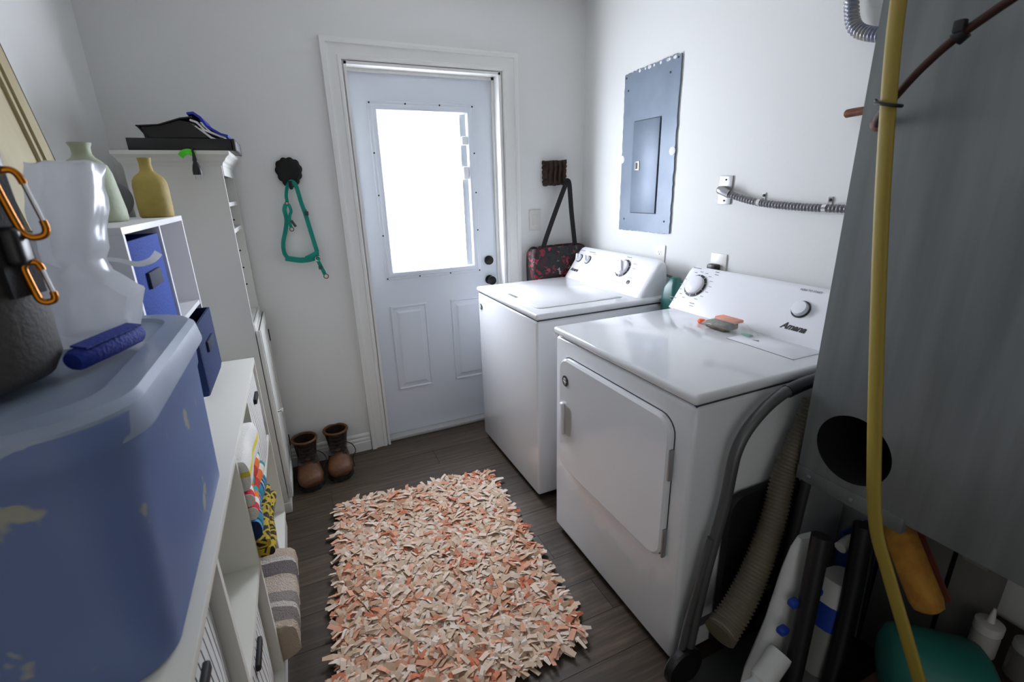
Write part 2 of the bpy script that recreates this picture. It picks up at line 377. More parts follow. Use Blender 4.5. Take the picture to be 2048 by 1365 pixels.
text_mesh('push_lettering', 'PUSH TO START', .0105, TX, FD, face_pt(-1.604, .193, .0006), mat('print_dark_grey', '50505a', .6), D, shear=.15)
text_mesh('brand_lettering', 'Amana', .031, TX, FD, face_pt(-1.617, .054, .0006), PRINTD, D, shear=.35, bold=.0014)
lg = []
for k in range(15):
    a = R2(-70+k*22)
    if 20 < k*22-70 < 60: continue
    lg.append((-1.132+math.cos(a)*.075, .123+math.sin(a)*.066, .016, .003))
lg += [(-1.09, .203, .045, .004), (-1.2, .2, .02, .004), (-1.205, .188, .02, .003), (-1.05, .05, .04, .004), (-1.055, .035, .02, .003), (-1.165, .045, .028, .004), (-1.17, .033, .024, .003)]
print_marks(D, lg)
bm = NB()
def rr_yz(y0, y1, z0, z1, r, x, k=6):
    return [V(x, p.x, p.y) for p in rring((y0+y1)/2, (z0+z1)/2, (y1-y0)/2, (z1-z0)/2, r, 0, k)]
DY0, DY1, DZ0, DZ1 = -1.745, -1.142, .362, .835
loft(bm, [rr_yz(DY0, DY1, DZ0, DZ1, .055, dx+.003), rr_yz(DY0, DY1, DZ0, DZ1, .055, dx-.010), rr_yz(DY0+.008, DY1-.008, DZ0+.008, DZ1-.008, .048, dx-.016)])
dd = obj('door', bm, ENAMEL, D, angle=30)
bm = NB(); loft(bm, [rr_yz(DY0-.003, DY1+.003, DZ0-.003, DZ1+.003, .057, dx+.004), rr_yz(DY0-.003, DY1+.003, DZ0-.003, DZ1+.003, .057, dx+.0025)]); obj('door_seam', bm, MATS['seam_dark'], D)
badge(dd, dx-.016, -1.192, .748, .021)
bm = NB(); loft(bm, [rr_yz(-1.235, -1.178, .525, .65, .02, dx-.017), rr_yz(-1.233, -1.18, .527, .648, .019, dx-.0172)]); obj('handle_recess', bm, mat('recess_grey', 'b4b4b2', .5), dd)
bm = NB(); box(bm, dx-.03, dx-.015, -1.192, -1.168, .52, .655, bev=.006, seg=3); obj('handle', bm, PLASTW, dd)
for z in (.425, .69):
    bm = NB(); box(bm, dx-.012, dx+.002, DY0-.006, DY0+.002, z-.045, z+.055, bev=.002); obj('hinge', bm, STEEL, dd)
bm = NB(); loft(bm, [rring(-.303, -1.627, .058, .125, .006, .9315), rring(-.303, -1.627, .058, .125, .006, .9335), rring(-.303, -1.627, .056, .123, .005, .9345)]); ls = obj('lint_screen_door', bm, PLASTW, D)
part('lint_screen_seam', ls, MATS['seam_dark'], (-.363, -.361, -1.752, -1.502, .9318, .9326))
bm = NB(); prism(bm, [(0, -.014), (.018, 0), (0, .014)], lambda u, v: (-.31+u, -1.575+v, .9343), lambda u, v: (-.31+u, -1.575+v, .935)); obj('arrow_mark', bm, PRINT, ls)
# packet lying on the dryer
PK = thing('foam_packet', 'small clear plastic packet with orange foam lying on the dryer top', 'packet', (-.285, -1.42, .932))
bm = NB(); box(bm, -.325, -.25, -1.455, -1.365, .934, .962, bev=.008); obj('brown_foam', bm, mat('brown_foam', '7a6a55', .9, col2='4e4436', nscale=60), PK)
bm = NB(); box(bm, -.29, -.245, -1.47, -1.375, .962, .974, bev=.005); obj('orange_foam', bm, mat('orange_foam', 'f59a78', .8), PK)
CLEAR = bpy.data.materials.new('clear_film'); CLEAR.use_nodes = True; nt = CLEAR.node_tree; p = nt.nodes['Principled BSDF']
p.inputs['Base Color'].default_value = (.85, .92, .9, 1); p.inputs['Roughness'].default_value = .12; p.inputs['Alpha'].default_value = .22
bm = NB(); rg = []
for (y, hx, h) in ((-1.335, .02, .004), (-1.35, .04, .02), (-1.38, .05, .036), (-1.45, .05, .048), (-1.48, .046, .04), (-1.52, .035, .016), (-1.545, .03, .005)):
    up_ = .003 if y < -1.49 else 0
    rg.append([V(-.287+hx*math.cos(2*math.pi*k/14)*random.uniform(.9, 1.08), y, .934+up_+h/2+h/2*math.sin(2*math.pi*k/14)*random.uniform(.9, 1.05)) for k in range(14)])
loft(bm, rg); obj('film_bag', bm, CLEAR, PK, angle=60)
bm = NB(); box(bm, -.3, -.285, -1.545, -1.505, .938, .943, bev=.002); obj('green_string', bm, mat('sea_green', '6fae98', .5), PK)
bm = NB(); lathe(bm, [(.004, 0), (.014, .001), (.017, .006), (.012, .013), (.004, .015)], (-.29, -1.318, .933), 14)
tag(obj('foam_plug', bm, mat('bright_orange', 'ff7040', .7)), 'tiny bright orange foam plug lying on the dryer top', 'ear plug')

# ------------------------------------------------------------------ things on the right wall
EP = thing('electrical_panel', 'blue-grey metal breaker panel cover set in the white wall', 'electrical panel', (0, -.59, 1.21))
PM = mat('panel_grey', '6c7887', .45, .2, col2='7c8896', nscale=5)
nt = PM.node_tree; p = nt.nodes['Principled BSDF']
bm = NB()
yl, yr2, zb, zt = -.794, -.397, 1.212, 1.978
out = []
N = 40
random.seed(3)
def jag(a): return random.uniform(-a, a)
for i in range(N): out.append((yr2-(yr2-yl)*i/N, zt+.012*(i/N)+jag(.005)))
for i in range(N): out.append((yl+jag(.0025), zt+.01-(zt+.01-zb)*i/N))
for i in range(N): out.append((yl+(yr2-yl)*i/N, zb+jag(.0025)))
for i in range(N): out.append((yr2+jag(.0025), zb+(zt-zb)*i/N))
prism(bm, out, lambda a, b: (-.0005, a, b), lambda a, b: (-.009, a, b)); obj('cover_plate', bm, PM, EP)
pd = part('panel_door', EP, PM, (-.016, -.008, -.688, -.492, 1.306, 1.748), bev=.003)
part('door_gap', EP, mat('gap_black', '20242a', .6), (-.0098, -.008, -.692, -.490, 1.303, 1.751))
part('latch', pd, STEEL, (-.02, -.015, -.556, -.516, 1.515, 1.56), bev=.002)
part('latch_slot', pd, BLACK, (-.0206, -.0195, -.546, -.53, 1.522, 1.552))
for (y, z) in ((-.43, 1.9), (-.73, 1.925), (-.44, 1.27), (-.755, 1.27), (-.41, 1.96), (-.775, 1.975)):
    bm = NB(); lathe(bm, [(.005, -.0085), (.005, -.0105), (.002, -.012)], (0, y, z), 10, 'x'); obj('screw', bm, BLACK, EP)
for (y, z) in ((-.402, 1.575), (-.778, 1.59)):
    bm = NB(); lathe(bm, [(.02, -.0085), (.019, -.011), (.012, -.013)], (0, y, z), 14, 'x'); obj('paint_daub', bm, WALL, EP)
for k in range(12):
    bm = NB(); t = random.random(); y = yr2-(yr2-yl)*random.uniform(.1, .95); lathe(bm, [(random.uniform(.006, .012), -.0085), (.005, -.0095)], (0, y, zt+.01*(-y-.4)/.4-.006), 8, 'x'); obj('paint_daub', bm, WALL, EP)

CF = thing('flexible_conduit', 'grey flexible metal conduit leaving a steel wall plate', 'conduit', (-.01, -1.1, 1.36))
pt = part('wall_plate', CF, STEEL, (-.006, -.0005, -1.137, -1.07, 1.357, 1.47), bev=.002)
for z in (1.372, 1.455):
    bm = NB(); lathe(bm, [(.004, -.005), (.004, -.008), (.002, -.009)], (0, -1.104, z), 10, 'x'); obj('screw', bm, DGREY, pt)
bm = NB(); tube(bm, smooth_path([(-.004, -1.1, 1.415), (-.03, -1.102, 1.415), (-.036, -1.115, 1.412), (-.03, -1.15, 1.398)]), .0165, 12); obj('elbow_connector', bm, STEEL, CF)
obj('conduit_hose', ribs([(-.03, -1.14, 1.402), (-.026, -1.2, 1.384), (-.022, -1.296, 1.366), (-.02, -1.45, 1.355), (-.02, -1.603, 1.352), (-.02, -1.8, 1.352), (-.02, -1.897, 1.352)], .011, .0026, .0125, 10), mat('conduit_grey', '8d8d90', .4, .7), CF, angle=80)
for (y, z) in ((-1.29, 1.367), (-1.548, 1.353)):
    bm = NB(); lathe(bm, [(.0145, -.007), (.0145, .007)], (-.022, y, z), 14, 'y'); box(bm, -.004, -.0005, y-.007, y+.007, z+.005, z+.036); st = obj('strap_clip', bm, CHROME, CF)
    bm = NB(); lathe(bm, [(.005, -.004), (.005, -.007), (.002, -.008)], (0, y, z+.026), 10, 'x'); obj('screw', bm, DGREY, st)

def outlet(name, label, y0, y1, z0, z1, kind):
    t = thing(name, label, kind, (0, (y0+y1)/2, z0)); pl = part('cover_plate', t, mat('outlet_white', 'e8e6e0', .35), (-.006, -.0005, y0, y1, z0, z1), bev=.002)
    return t, pl
OT, pl = outlet('wall_outlet', 'white wall outlet behind the washer with a black plug', -.772, -.7, 1.04, 1.155, 'outlet')
for z in (1.065, 1.118):
    bm = NB(); loft(bm, [rr_yz(-.753, -.719, z-.014, z+.014, .008, -.0055), rr_yz(-.753, -.719, z-.014, z+.014, .008, -.0075)]); f = obj('receptacle', bm, MATS['outlet_white'], OT)
    bm = NB()
    for dy in (-.007, .007): box(bm, -.0078, -.007, -.736+dy-.001, -.736+dy+.001, z-.002, z+.008)
    lathe(bm, [(.003, -.0072), (.003, -.0078)], (0, -.736, z-.008), 8, 'x'); obj('slots', bm, BLACK, f)
PC = thing('power_plug', 'black power plug and cord in the outlet behind the washer', 'plug', (-.02, -.736, .95))
bm = NB(); box(bm, -.05, -.008, -.757, -.716, 1.045, 1.082, bev=.008); obj('plug_body', bm, BLACK, PC)
bm = NB(); tube(bm, smooth_path([(-.04, -.737, 1.055), (-.045, -.745, 1.03), (-.035, -.82, 1.02), (-.025, -.90, 1.0), (-.02, -.97, .93), (-.02, -1.0, .8), (-.02, -1.0, .5)]), .006, 8); obj('cord', bm, mat('grey_cord', '5d5f60', .6), PC)
O2, pl = outlet('dryer_outlet', 'white wall outlet plate just above the dryer console', -1.15, -1.065, 1.06, 1.152, 'outlet')
bm = NB(); box(bm, -.04, -.0055, -1.125, -1.075, 1.075, 1.108, bev=.008); tag(obj('dryer_plug', bm, BLACK), 'black dryer plug in the plate above the dryer console', 'plug')
bm = NB(); loft(bm, [rring(-.095, -.955, .04, .045, .02, .62), rring(-.095, -.955, .045, .05, .022, .66), rring(-.095, -.955, .045, .05, .022, .93), rring(-.095, -.955, .04, .042, .022, .99), rring(-.095, -.955, .022, .022, .018, 1.03), rring(-.095, -.955, .016, .016, .014, 1.035)])
GJ = thing('detergent_jug', 'teal green plastic jug in the gap between washer and dryer', 'jug', (-.075, -.955, .0))
obj('jug_body', bm, mat('teal_plastic', '1f5a54', .35), GJ, angle=65)
part('stand_box', GJ, mat('teal_dark', '255f58', .5), (-.145, -.045, -1.005, -.905, 0, .622), bev=.01)
# copper stub, flexible gas line on right wall
bm = NB(); tube(bm, [(-.03, -1.565, 1.64), (-.03, -1.57, 1.64), (-.03, -1.585, 1.641), (-.03, -1.7, 1.643), (-.03, -1.897, 1.645)], [.008, .0125, .0125, .0115, .0115], 12); tag(obj('copper_stub', bm, mat('aged_copper', '5a3628', .5, .4, col2='7a4c36', nscale=40)), 'capped copper pipe stub ending against the right wall', 'pipe')
tag(obj('gas_line', ribs([(-.035, -1.525, 2.3), (-.035, -1.528, 2.0), (-.035, -1.532, 1.94), (-.035, -1.55, 1.885), (-.035, -1.59, 1.855), (-.035, -1.66, 1.835), (-.035, -1.8, 1.82), (-.035, -1.897, 1.817)], .018, .0025, .011, 12), mat('flex_steel', 'b5ac98', .35, .8, col2='8a8fa0', nscale=20), angle=80), 'corrugated steel flexible line curving beside the duct box top', 'pipe')

# ------------------------------------------------------------------ things on the back wall
SW = thing('light_switch', 'white rocker light switch on the wall right of the door', 'light switch', (-.333, 0, 1.2))
sp = part('switch_plate', SW, mat('switch_white', 'd6d4cc', .35), (-.372, -.296, -.007, -.0005, 1.2, 1.32), bev=.002)
part('rocker', SW, MATS['switch_white'], (-.35, -.318, -.011, -.006, 1.228, 1.292), bev=.002)
# black rosette hook
bm = NB(); pts = []
for k in range(72):
    a = 2*math.pi*k/72; r = .058+.006*abs(math.sin(a*5.5+.4))+.003*math.sin(3*a); pts.append((r*math.cos(a)*.93, r*math.sin(a)*1.08))
HK = thing('rosette_hook', 'black scalloped iron wall hook holding the teal halter', 'hook', (-1.643, 0, 1.48))
loft(bm, [[V(-1.643+u, -.001, 1.547+v) for u, v in pts], [V(-1.643+u, -.018, 1.547+v) for u, v in pts], [V(-1.643+u*.8, -.03, 1.547+v*.8) for u, v in pts], [V(-1.643+u*.3, -.036, 1.547+v*.3) for u, v in pts]])
IRON = mat('black_iron', '0c0b0a', .55, .3, bump=.3, bscale=50)
obj('rosette', bm, IRON, HK, angle=25)
bm = NB(); tube(bm, smooth_path([(-1.645, -.03, 1.51), (-1.645, -.045, 1.485), (-1.645, -.065, 1.475), (-1.645, -.075, 1.49), (-1.645, -.076, 1.505)]), [.009]*32+[.011], 10); obj('hook_prong', bm, IRON, HK)
# square rusty hook
H2 = thing('square_hook', 'rusty brown square iron wall hook holding the floral bag', 'hook', (-.207, 0, 1.45))
bm = NB(); RUST = mat('rust_iron', '3a2418', .7, .2, col2='241610', nscale=40, bump=.5, bscale=60); pts = []
for (ax, az, bx, bz) in ((-.075, .062, .075, .068), (.075, .068, .072, -.068), (.072, -.068, -.072, -.074), (-.072, -.074, -.075, .062)):
    for k in range(12): pts.append((ax+(bx-ax)*k/12+.004*math.sin(k*2.6), az+(bz-az)*k/12+.004*math.cos(k*2.6)))
loft(bm, [[V(-.207+u, -.001, 1.527+v) for u, v in pts], [V(-.207+u, -.03, 1.527+v) for u, v in pts], [V(-.207+u*.85, -.045, 1.527+v*.85) for u, v in pts], [V(-.207+u*.25, -.04, 1.527+v*.25) for u, v in pts]]); obj('plaque', bm, RUST, H2, angle=25)
for k in range(4):
    bm = NB(); xx = -.207+(-.045+.03*k); tube(bm, smooth_path([(xx, -.04, 1.59), (xx+.004, -.05, 1.55), (xx-.003, -.05, 1.51), (xx+.002, -.042, 1.468)], 5), .009, 8); obj('relief_ridge', bm, RUST, H2)
bm = NB(); tube(bm, smooth_path([(-.15, -.03, 1.47), (-.148, -.05, 1.458), (-.148, -.07, 1.457), (-.148, -.082, 1.47)]), .005, 10); obj('hook_prong', bm, RUST, H2)
# teal halter
HL = thing('halter', 'teal nylon halter hanging from the black rosette hook', 'halter', (-1.65, -.03, 1.04))
TEAL = mat('teal_webbing', '0f8f7e', .8, bump=.3, bscale=300)
def band(name, pts, wd=.019, par=HL, m=TEAL, th=.005, k=6):
    b = NB(); ribbon(b, pts, wd, th, (0, -1, 0), k); return obj(name, b, m, par)
band('crown_strap', [(-1.650, -.06, 1.497), (-1.634, -.058, 1.5), (-1.622, -.05, 1.478), (-1.612, -.03, 1.41), (-1.600, -.024, 1.35)])
band('cheek_strap', [(-1.602, -.028, 1.372), (-1.597, -.02, 1.33), (-1.587, -.02, 1.26), (-1.573, -.02, 1.165)], .02)
band('throat_strap', [(-1.65, -.06, 1.497), (-1.662, -.05, 1.478), (-1.672, -.03, 1.44), (-1.672, -.024, 1.41)], .015)
band('side_strap', [(-1.68, -.03, 1.4), (-1.69, -.03, 1.375), (-1.688, -.022, 1.33), (-1.7, -.02, 1.28), (-1.72, -.02, 1.22), (-1.722, -.02, 1.17), (-1.705, -.02, 1.14)], .019)
band('side_loop', [(-1.668, -.034, 1.402), (-1.662, -.034, 1.37), (-1.672, -.034, 1.345), (-1.676, -.034, 1.31), (-1.672, -.034, 1.292)], .014)
band('nose_strap', [(-1.722, -.03, 1.148), (-1.69, -.03, 1.14), (-1.65, -.03, 1.132), (-1.6, -.03, 1.136), (-1.565, -.03, 1.15)], .026)
band('nose_strap', [(-1.63, -.036, 1.14), (-1.6, -.038, 1.152), (-1.568, -.036, 1.168)], .02)
band('lead_tab', [(-1.578, -.034, 1.132), (-1.568, -.034, 1.1), (-1.558, -.034, 1.07), (-1.553, -.034, 1.052)], .018)
def ringo(name, c, r, t, par, m=CHROME):
    b = NB(); tube(b, [V(c[0]+r*math.cos(2*math.pi*k/20), c[1], c[2]+r*math.sin(2*math.pi*k/20)) for k in range(21)], t, 6, False); return obj(name, b, m, par)
BRASS = mat('old_brass', '6e5a3a', .4, .8)
ringo('tab_ring', (-1.548, -.034, 1.042), .011, .0022, HL, BRASS); ringo('side_ring', (-1.672, -.034, 1.284), .009, .002, HL, BRASS); ringo('square_ring', (-1.575, -.036, 1.135), .012, .003, HL); ringo('throat_ring', (-1.675, -.03, 1.405), .007, .002, HL, BRASS)
part('buckle', HL, mat('buckle_grey', '4a5250', .4, .6), (-1.604, -1.586, -.036, -.022, 1.345, 1.365), bev=.003)
part('buckle', HL, MATS['buckle_grey'], (-1.578, -1.562, -.044, -.03, 1.08, 1.098), bev=.003)
b = NB(); tube(b, [(-1.668, -.036, 1.325), (-1.652, -.038, 1.295)], .006, 8); obj('snap', b, MATS['buckle_grey'], HL)
# floral tote bag
TB = thing('floral_bag', 'red and black floral shopping bag hanging behind the washer', 'bag', (-.21, -.06, .62))
FLOR = bpy.data.materials.new('floral_print'); FLOR.use_nodes = True; nt = FLOR.node_tree; p = nt.nodes['Principled BSDF']; p.inputs['Roughness'].default_value = .6
tc = nt.nodes.new('ShaderNodeTexCoord'); vo = nt.nodes.new('ShaderNodeTexVoronoi'); vo.inputs['Scale'].default_value = 55; no = nt.nodes.new('ShaderNodeTexNoise'); no.inputs['Scale'].default_value = 14; no.inputs['Detail'].default_value = 4
mx = nt.nodes.new('ShaderNodeMix'); mx.data_type = 'VECTOR'; mx.inputs[0].default_value = .12
nt.links.new(tc.outputs['Object'], no.inputs['Vector']); nt.links.new(tc.outputs['Object'], mx.inputs[4]); nt.links.new(no.outputs['Color'], mx.inputs[5]); nt.links.new(mx.outputs[1], vo.inputs['Vector'])
sp = nt.nodes.new('ShaderNodeSeparateColor'); nt.links.new(vo.outputs['Color'], sp.inputs[0])
rp = nt.nodes.new('ShaderNodeValToRGB'); rp.color_ramp.interpolation = 'CONSTANT'; e = rp.color_ramp.elements
cl = [(0, '121014'), (.3, '3c0c16'), (.42, '181b1c'), (.58, '7c1426'), (.66, '202422'), (.78, 'a02c48'), (.83, '241818'), (.93, '565c4c'), (.97, 'a89a96')]
while len(e) < len(cl): e.new(.5)
for i, (a, c) in enumerate(cl): e[i].position = a
for i, (a, c) in enumerate(cl): e[i].color = lin(c)
nt.links.new(sp.outputs[0], rp.inputs[0]); nt.links.new(rp.outputs[0], p.inputs['Base Color'])
bm = NB(); rg = []
for (z, x0, x1, y0, y1) in ((.62, -.37, -.04, -.06, -.015), (.66, -.395, -.025, -.1, -.012), (.85, -.405, -.022, -.135, -.012), (1.0, -.408, -.022, -.13, -.012), (1.07, -.405, -.022, -.115, -.012)):
    rg.append([V(v.x, v.y, v.z) for v in rring((x0+x1)/2, (y0+y1)/2, (x1-x0)/2, (y1-y0)/2, .02, z, 3)])
top = []
for v in rring(-.2135, -.06, .175, .035, .02, 0, 3):
    t = (v.x+.39)/.36; sag = .018*math.sin(max(0, min(1, t))*math.pi*3+.6); top.append(V(v.x, v.y, 1.108+sag*.6-.02*(1 if v.y < -.06 else 0)*math.sin(max(0, min(1, t))*math.pi)-.03*max(0, .2-t)*5*.6))
rg.append(top); rg.append([V(v.x*.94-.2135*.06, -.06+(v.y+.06)*.8, v.z-.03) for v in top])
loft(bm, rg); obj('bag_body', bm, FLOR, TB)
STR = mat('black_webbing', '0d0d0f', .8, bump=.2, bscale=300)
for pts in ([(-.325, -.098, 1.07), (-.322, -.094, 1.115), (-.245, -.085, 1.29), (-.165, -.078, 1.46), (-.15, -.064, 1.476)], [(-.108, -.098, 1.07), (-.108, -.094, 1.115), (-.128, -.085, 1.3), (-.14, -.076, 1.46), (-.15, -.064, 1.476)]):
    b = NB(); ribbon(b, pts, .03, .003, (0, -1, 0), 6); obj('strap', b, STR, TB)
b = NB(); ribbon(b, [(-.292, -.03, 1.09), (-.285, -.03, 1.13), (-.22, -.04, 1.3), (-.158, -.056, 1.465)], .012, .003, (0, -1, 0), 6); obj('strap', b, STR, TB)

# ------------------------------------------------------------------ tall cabinet in the corner
TC = thing('tall_cabinet', 'tall white corner cabinet with crown top and open upper shelves', 'cabinet', (-2.02, -.22, 0))
tx0, tx1, ty0, ty1 = -2.18, -1.878, -.435, -.02; t_ = .016
part('side_panel', TC, CABW, (tx0, tx1, ty0, ty0+t_, .05, 1.57)); part('side_panel', TC, CABW, (tx0, tx1, ty1-t_, ty1, .05, 1.57))
part('back_panel', TC, CABW, (tx0, tx0+.008, ty0+t_, ty1-t_, .05, 1.57))
part('plinth', TC, CABW, (tx0+.01, tx1+.008, ty0-.004, ty1, 0, .055), bev=.003)
for z in (1.46, 1.30, 1.1, .905, .06):
    if z in (1.46, 1.1): continue
    part('shelf', TC, CABW, (tx0+.008, tx1-.006, ty0+t_, ty1-t_, z, z+t_))
part('shelf', TC, CABW, (tx0+.008, tx1-.006, ty0+t_, ty1-t_, 1.405, 1.405+t_))
for z0, z1 in ((1.52, 1.57), (.885, .925), (.06, .09)): part('face_rail', TC, CABW, (tx1-.002, tx1+.003, ty0+t_, ty1-t_, z0, z1))
bm = NB(); rg = []
for (o, z) in ((.002, 1.555), (.006, 1.566), (.014, 1.572), (.02, 1.582), (.03, 1.59), (.034, 1.593), (.034, 1.606)):
    rg.append([V(tx0-o*.6, ty1, z), V(tx1+.002+o, ty1, z), V(tx1+.002+o, ty0-o, z), V(tx0-o*.6, ty0-o, z)])
loft(bm, rg); obj('crown', bm, CABW, TC, angle=15)
cdr = part('door', TC, CABW, (tx1+.003, tx1+.019, ty0+.004, ty1-.035, .075, .9), bev=.002)
part('door_panel', cdr, CABW, (tx1+.013, tx1+.0225, ty0+.012, ty0+.05, .075, .9), (tx1+.013, tx1+.0225, ty1-.075, ty1-.035, .075, .9), (tx1+.013, tx1+.0225, ty0+.05, ty1-.075, .85, .9), (tx1+.013, tx1+.0225, ty0+.05, ty1-.075, .075, .125))
bm = NB(); lathe(bm, [(.006, 0), (.005, .012), (.012, .018), (.013, .024), (.006, .028)], (tx1+.022, -.37, .5), 16, 'x'); obj('knob', bm, CHROME, cdr)
for z in (.78, .19):
    bm = NB(); lathe(bm, [(.006, -.03), (.006, .03)], (tx1+.022, ty1-.033, z), 10); obj('hinge', bm, DGREY, TC)
for z in (1.2, 1.12, 1.04, 1.34):
    bm = NB(); lathe(bm, [(.004, 0), (.004, -.0012)], (tx1-.03, ty1-t_, z), 10, 'y'); obj('pin_hole', bm, BLACK, TC)
bm = NB(); lathe(bm, [(.011, 0), (.011, -.003), (.006, -.004)], (tx1-.03, ty1-t_, 1.53), 14, 'y'); obj('cam_lock', bm, STEEL, TC)
# on the tall cabinet
BI = thing('ring_binder', 'black ring binder lying flat on top of the tall cabinet', 'binder', (-2.0, -.3, 1.606))
BK = mat('black_vinyl', '131315', .35)
part('cover', BI, BK, (-2.15, -1.82, -.44, -.17, 1.607, 1.611), (-2.15, -1.82, -.44, -.17, 1.644, 1.648))
part('pages', BI, mat('paper_grey', '2a2a2c', .8), (-2.145, -1.835, -.435, -.19, 1.611, 1.644))
sp = part('spine', BI, BK, (-1.828, -1.818, -.445, -.165, 1.606, 1.649), bev=.002)
part('spine_label', sp, mat('label_silver', '9a9a9e', .5), (-1.8182, -1.8174, -.40, -.365, 1.612, 1.645))
bm = NB()
for k in range(5): box(bm, -1.8182, -1.8172, -.35+k*.03, -.335+k*.03, 1.613, 1.643)
obj('spine_label', bm, MATS['label_silver'], sp)
part('front_edge', BI, BK, (-2.15, -1.83, -.446, -.438, 1.607, 1.648), bev=.001)
FO = thing('vinyl_folder', 'open black vinyl folder propped on the ring binder', 'folder', (-2.0, -.33, 1.65))
def slab(name, par, m, pts, y0, y1, th):
    """bent sheet: polyline pts in x-z, extruded along y"""
    b = NB(); P = [Vector((x, 0, z)) for x, z in pts]; up = []; lo = []
    for i, p in enumerate(P):
        t = (P[min(len(P)-1, i+1)]-P[max(0, i-1)]).normalized(); n = V(-t.z, 0, t.x)
        up.append(p+n*th/2); lo.append(p-n*th/2)
    poly = up+lo[::-1]
    loft(b, [[V(p.x, y0, p.z) for p in poly], [V(p.x, y1, p.z) for p in poly]]); return obj(name, b, m, par, smooth=False)
slab('cover', FO, BK, [(-2.115, 1.692), (-2.09, 1.652)], -.42, -.2, .004)
slab('cover', FO, BK, [(-2.118, 1.69), (-2.05, 1.695), (-1.98, 1.718), (-1.94, 1.724)], -.42, -.2, .004)
bm = NB(); prism(bm, [(-2.1, 1.652), (-2.105, 1.688), (-2.05, 1.692), (-1.985, 1.712), (-1.955, 1.706), (-1.9, 1.655)], lambda u, v: (u, -.41, v), lambda u, v: (u, -.21, v)); obj('inner_pages', bm, BK, FO, smooth=False)
BB = thing('blue_booklet', 'royal blue booklet with white pages lying over the black folder', 'booklet', (-1.9, -.33, 1.65))
BLUE = mat('royal_blue', '1a2fa8', .5)
slab('cover', BB, BLUE, [(-1.955, 1.733), (-1.935, 1.737), (-1.916, 1.722), (-1.902, 1.694), (-1.86, 1.666), (-1.838, 1.660)], -.425, -.2, .008)
slab('pages', BB, mat('paper_white', 'e6e6e6', .8), [(-1.95, 1.713), (-1.93, 1.706), (-1.91, 1.68), (-1.865, 1.66), (-1.85, 1.655)], -.422, -.205, .007)
GP = thing('hanging_plug', 'black two-prong plug with a green tag hanging from the tall cabinet', 'plug', (-1.95, -.475, 1.5))
bm = NB(); lathe(bm, [(.004, .075), (.006, .06), (.008, .05), (.008, .047), (.007, .045), (.012, .03), (.015, .015), (.0155, 0)], (-1.953, -.481, 1.522), 12); obj('plug_body', bm, BLACK, GP)
part('prong', GP, STEEL, (-1.963, -1.961, -.484, -.478, 1.506, 1.523)); part('prong', GP, STEEL, (-1.945, -1.943, -.484, -.478, 1.506, 1.523))
bm = NB(); tube(bm, smooth_path([(-1.953, -.481, 1.592), (-1.954, -.483, 1.602), (-1.956, -.472, 1.611), (-1.958, -.45, 1.611), (-1.96, -.43, 1.611)]), .0035, 8); obj('cord', bm, BLACK, GP)
bm = NB(); ribbon(bm, [(-1.995, -.476, 1.585), (-1.982, -.482, 1.597), (-1.965, -.482, 1.6), (-1.95, -.48, 1.592)], .02, .003, (0, -1, .2), 5); obj('green_tag', bm, mat('neon_green', '57d629', .6), GP)

# ------------------------------------------------------------------ low cube shelf
LS = thing('cube_shelf', 'long low white cube shelf along the left wall', 'shelf', (-2.08, -1.34, 0))
sx0, sx1 = -2.28, -1.89; tk = .016
YS = [-.545, -.955, -1.36, -1.74, -2.125]
part('top_panel', LS, MELAM, (sx0, sx1, YS[-1]-.01, YS[0]+.01, .80, .82), bev=.001)
part('bottom_panel', LS, MELAM, (sx0, sx1, YS[-1], YS[0], .07, .09), bev=.001)
part('plinth', LS, MELAM, (sx0+.02, sx1-.004, YS[-1], YS[0], 0, .07))
for i, y in enumerate(YS): part('upright', LS, MELAM, (sx0, sx1, y-tk/2, y+tk/2, .09, .80))
for i in range(4): part('middle_shelf', LS, MELAM, (sx0, sx1-.002, YS[i+1]+tk/2, YS[i]-tk/2, .462, .48))
part('back_panel', LS, MELAM, (sx0-.006, sx0, YS[-1], YS[0], .05, .81))
STRIPE = stripes('ticking_stripe', [(0, '16181e'), (.17, 'dcdad6')], .026, axis=1, bump=.1)
def fabric_bin(label, y0, y1, z0, z1, x1=-1.915, x0=-2.24, m=STRIPE, name='fabric_bin', group='striped fabric bins'):
    t = thing(name, label, 'bin', ((x0+x1)/2, (y0+y1)/2, z0), group)
    bm = NB(); cy = (y0+y1)/2; hy = (y1-y0)/2
    def rg(k, z, bul, x0=x0, x1=x1):
        out = []
        for i in range(9): yy = cy+hy*k*(-1+2*i/8); out.append(V(x1+bul*(1-((yy-cy)/hy)**2), yy, z))
        out += [V(x0, cy+hy*k, z), V(x0, cy-hy*k, z)]; return out
    H = z1-z0
    loft(bm, [rg(.97, z0, 0), rg(.98, z0+.05*H, .01), rg(1, z0+.5*H, .014), rg(.99, z1, .004), rg(.95, z1, -.004), rg(.94, z0+.02, -.004)], True, True)
    obj('bin_body', bm, m, t, angle=50)
    b = NB(); box(b, x1+.006, x1+.018, cy-.045, cy+.045, z1-.065, z1-.045, bev=.004); obj('handle', b, mat('bin_handle_black', '0e0e10', .6), t)
    return t
fabric_bin('striped fabric bin in the upper cubby beside the tall cabinet', YS[1]+.012, YS[0]-.02, .481, .785, x1=-1.899)
fabric_bin('striped fabric bin in the lower cubby of the low white shelf', YS[3]+.02, YS[2]-.02, .091, .42)
fabric_bin('striped fabric bin in the upper cubby under the blue tote', YS[4]+.02, YS[3]-.02, .481, .775)
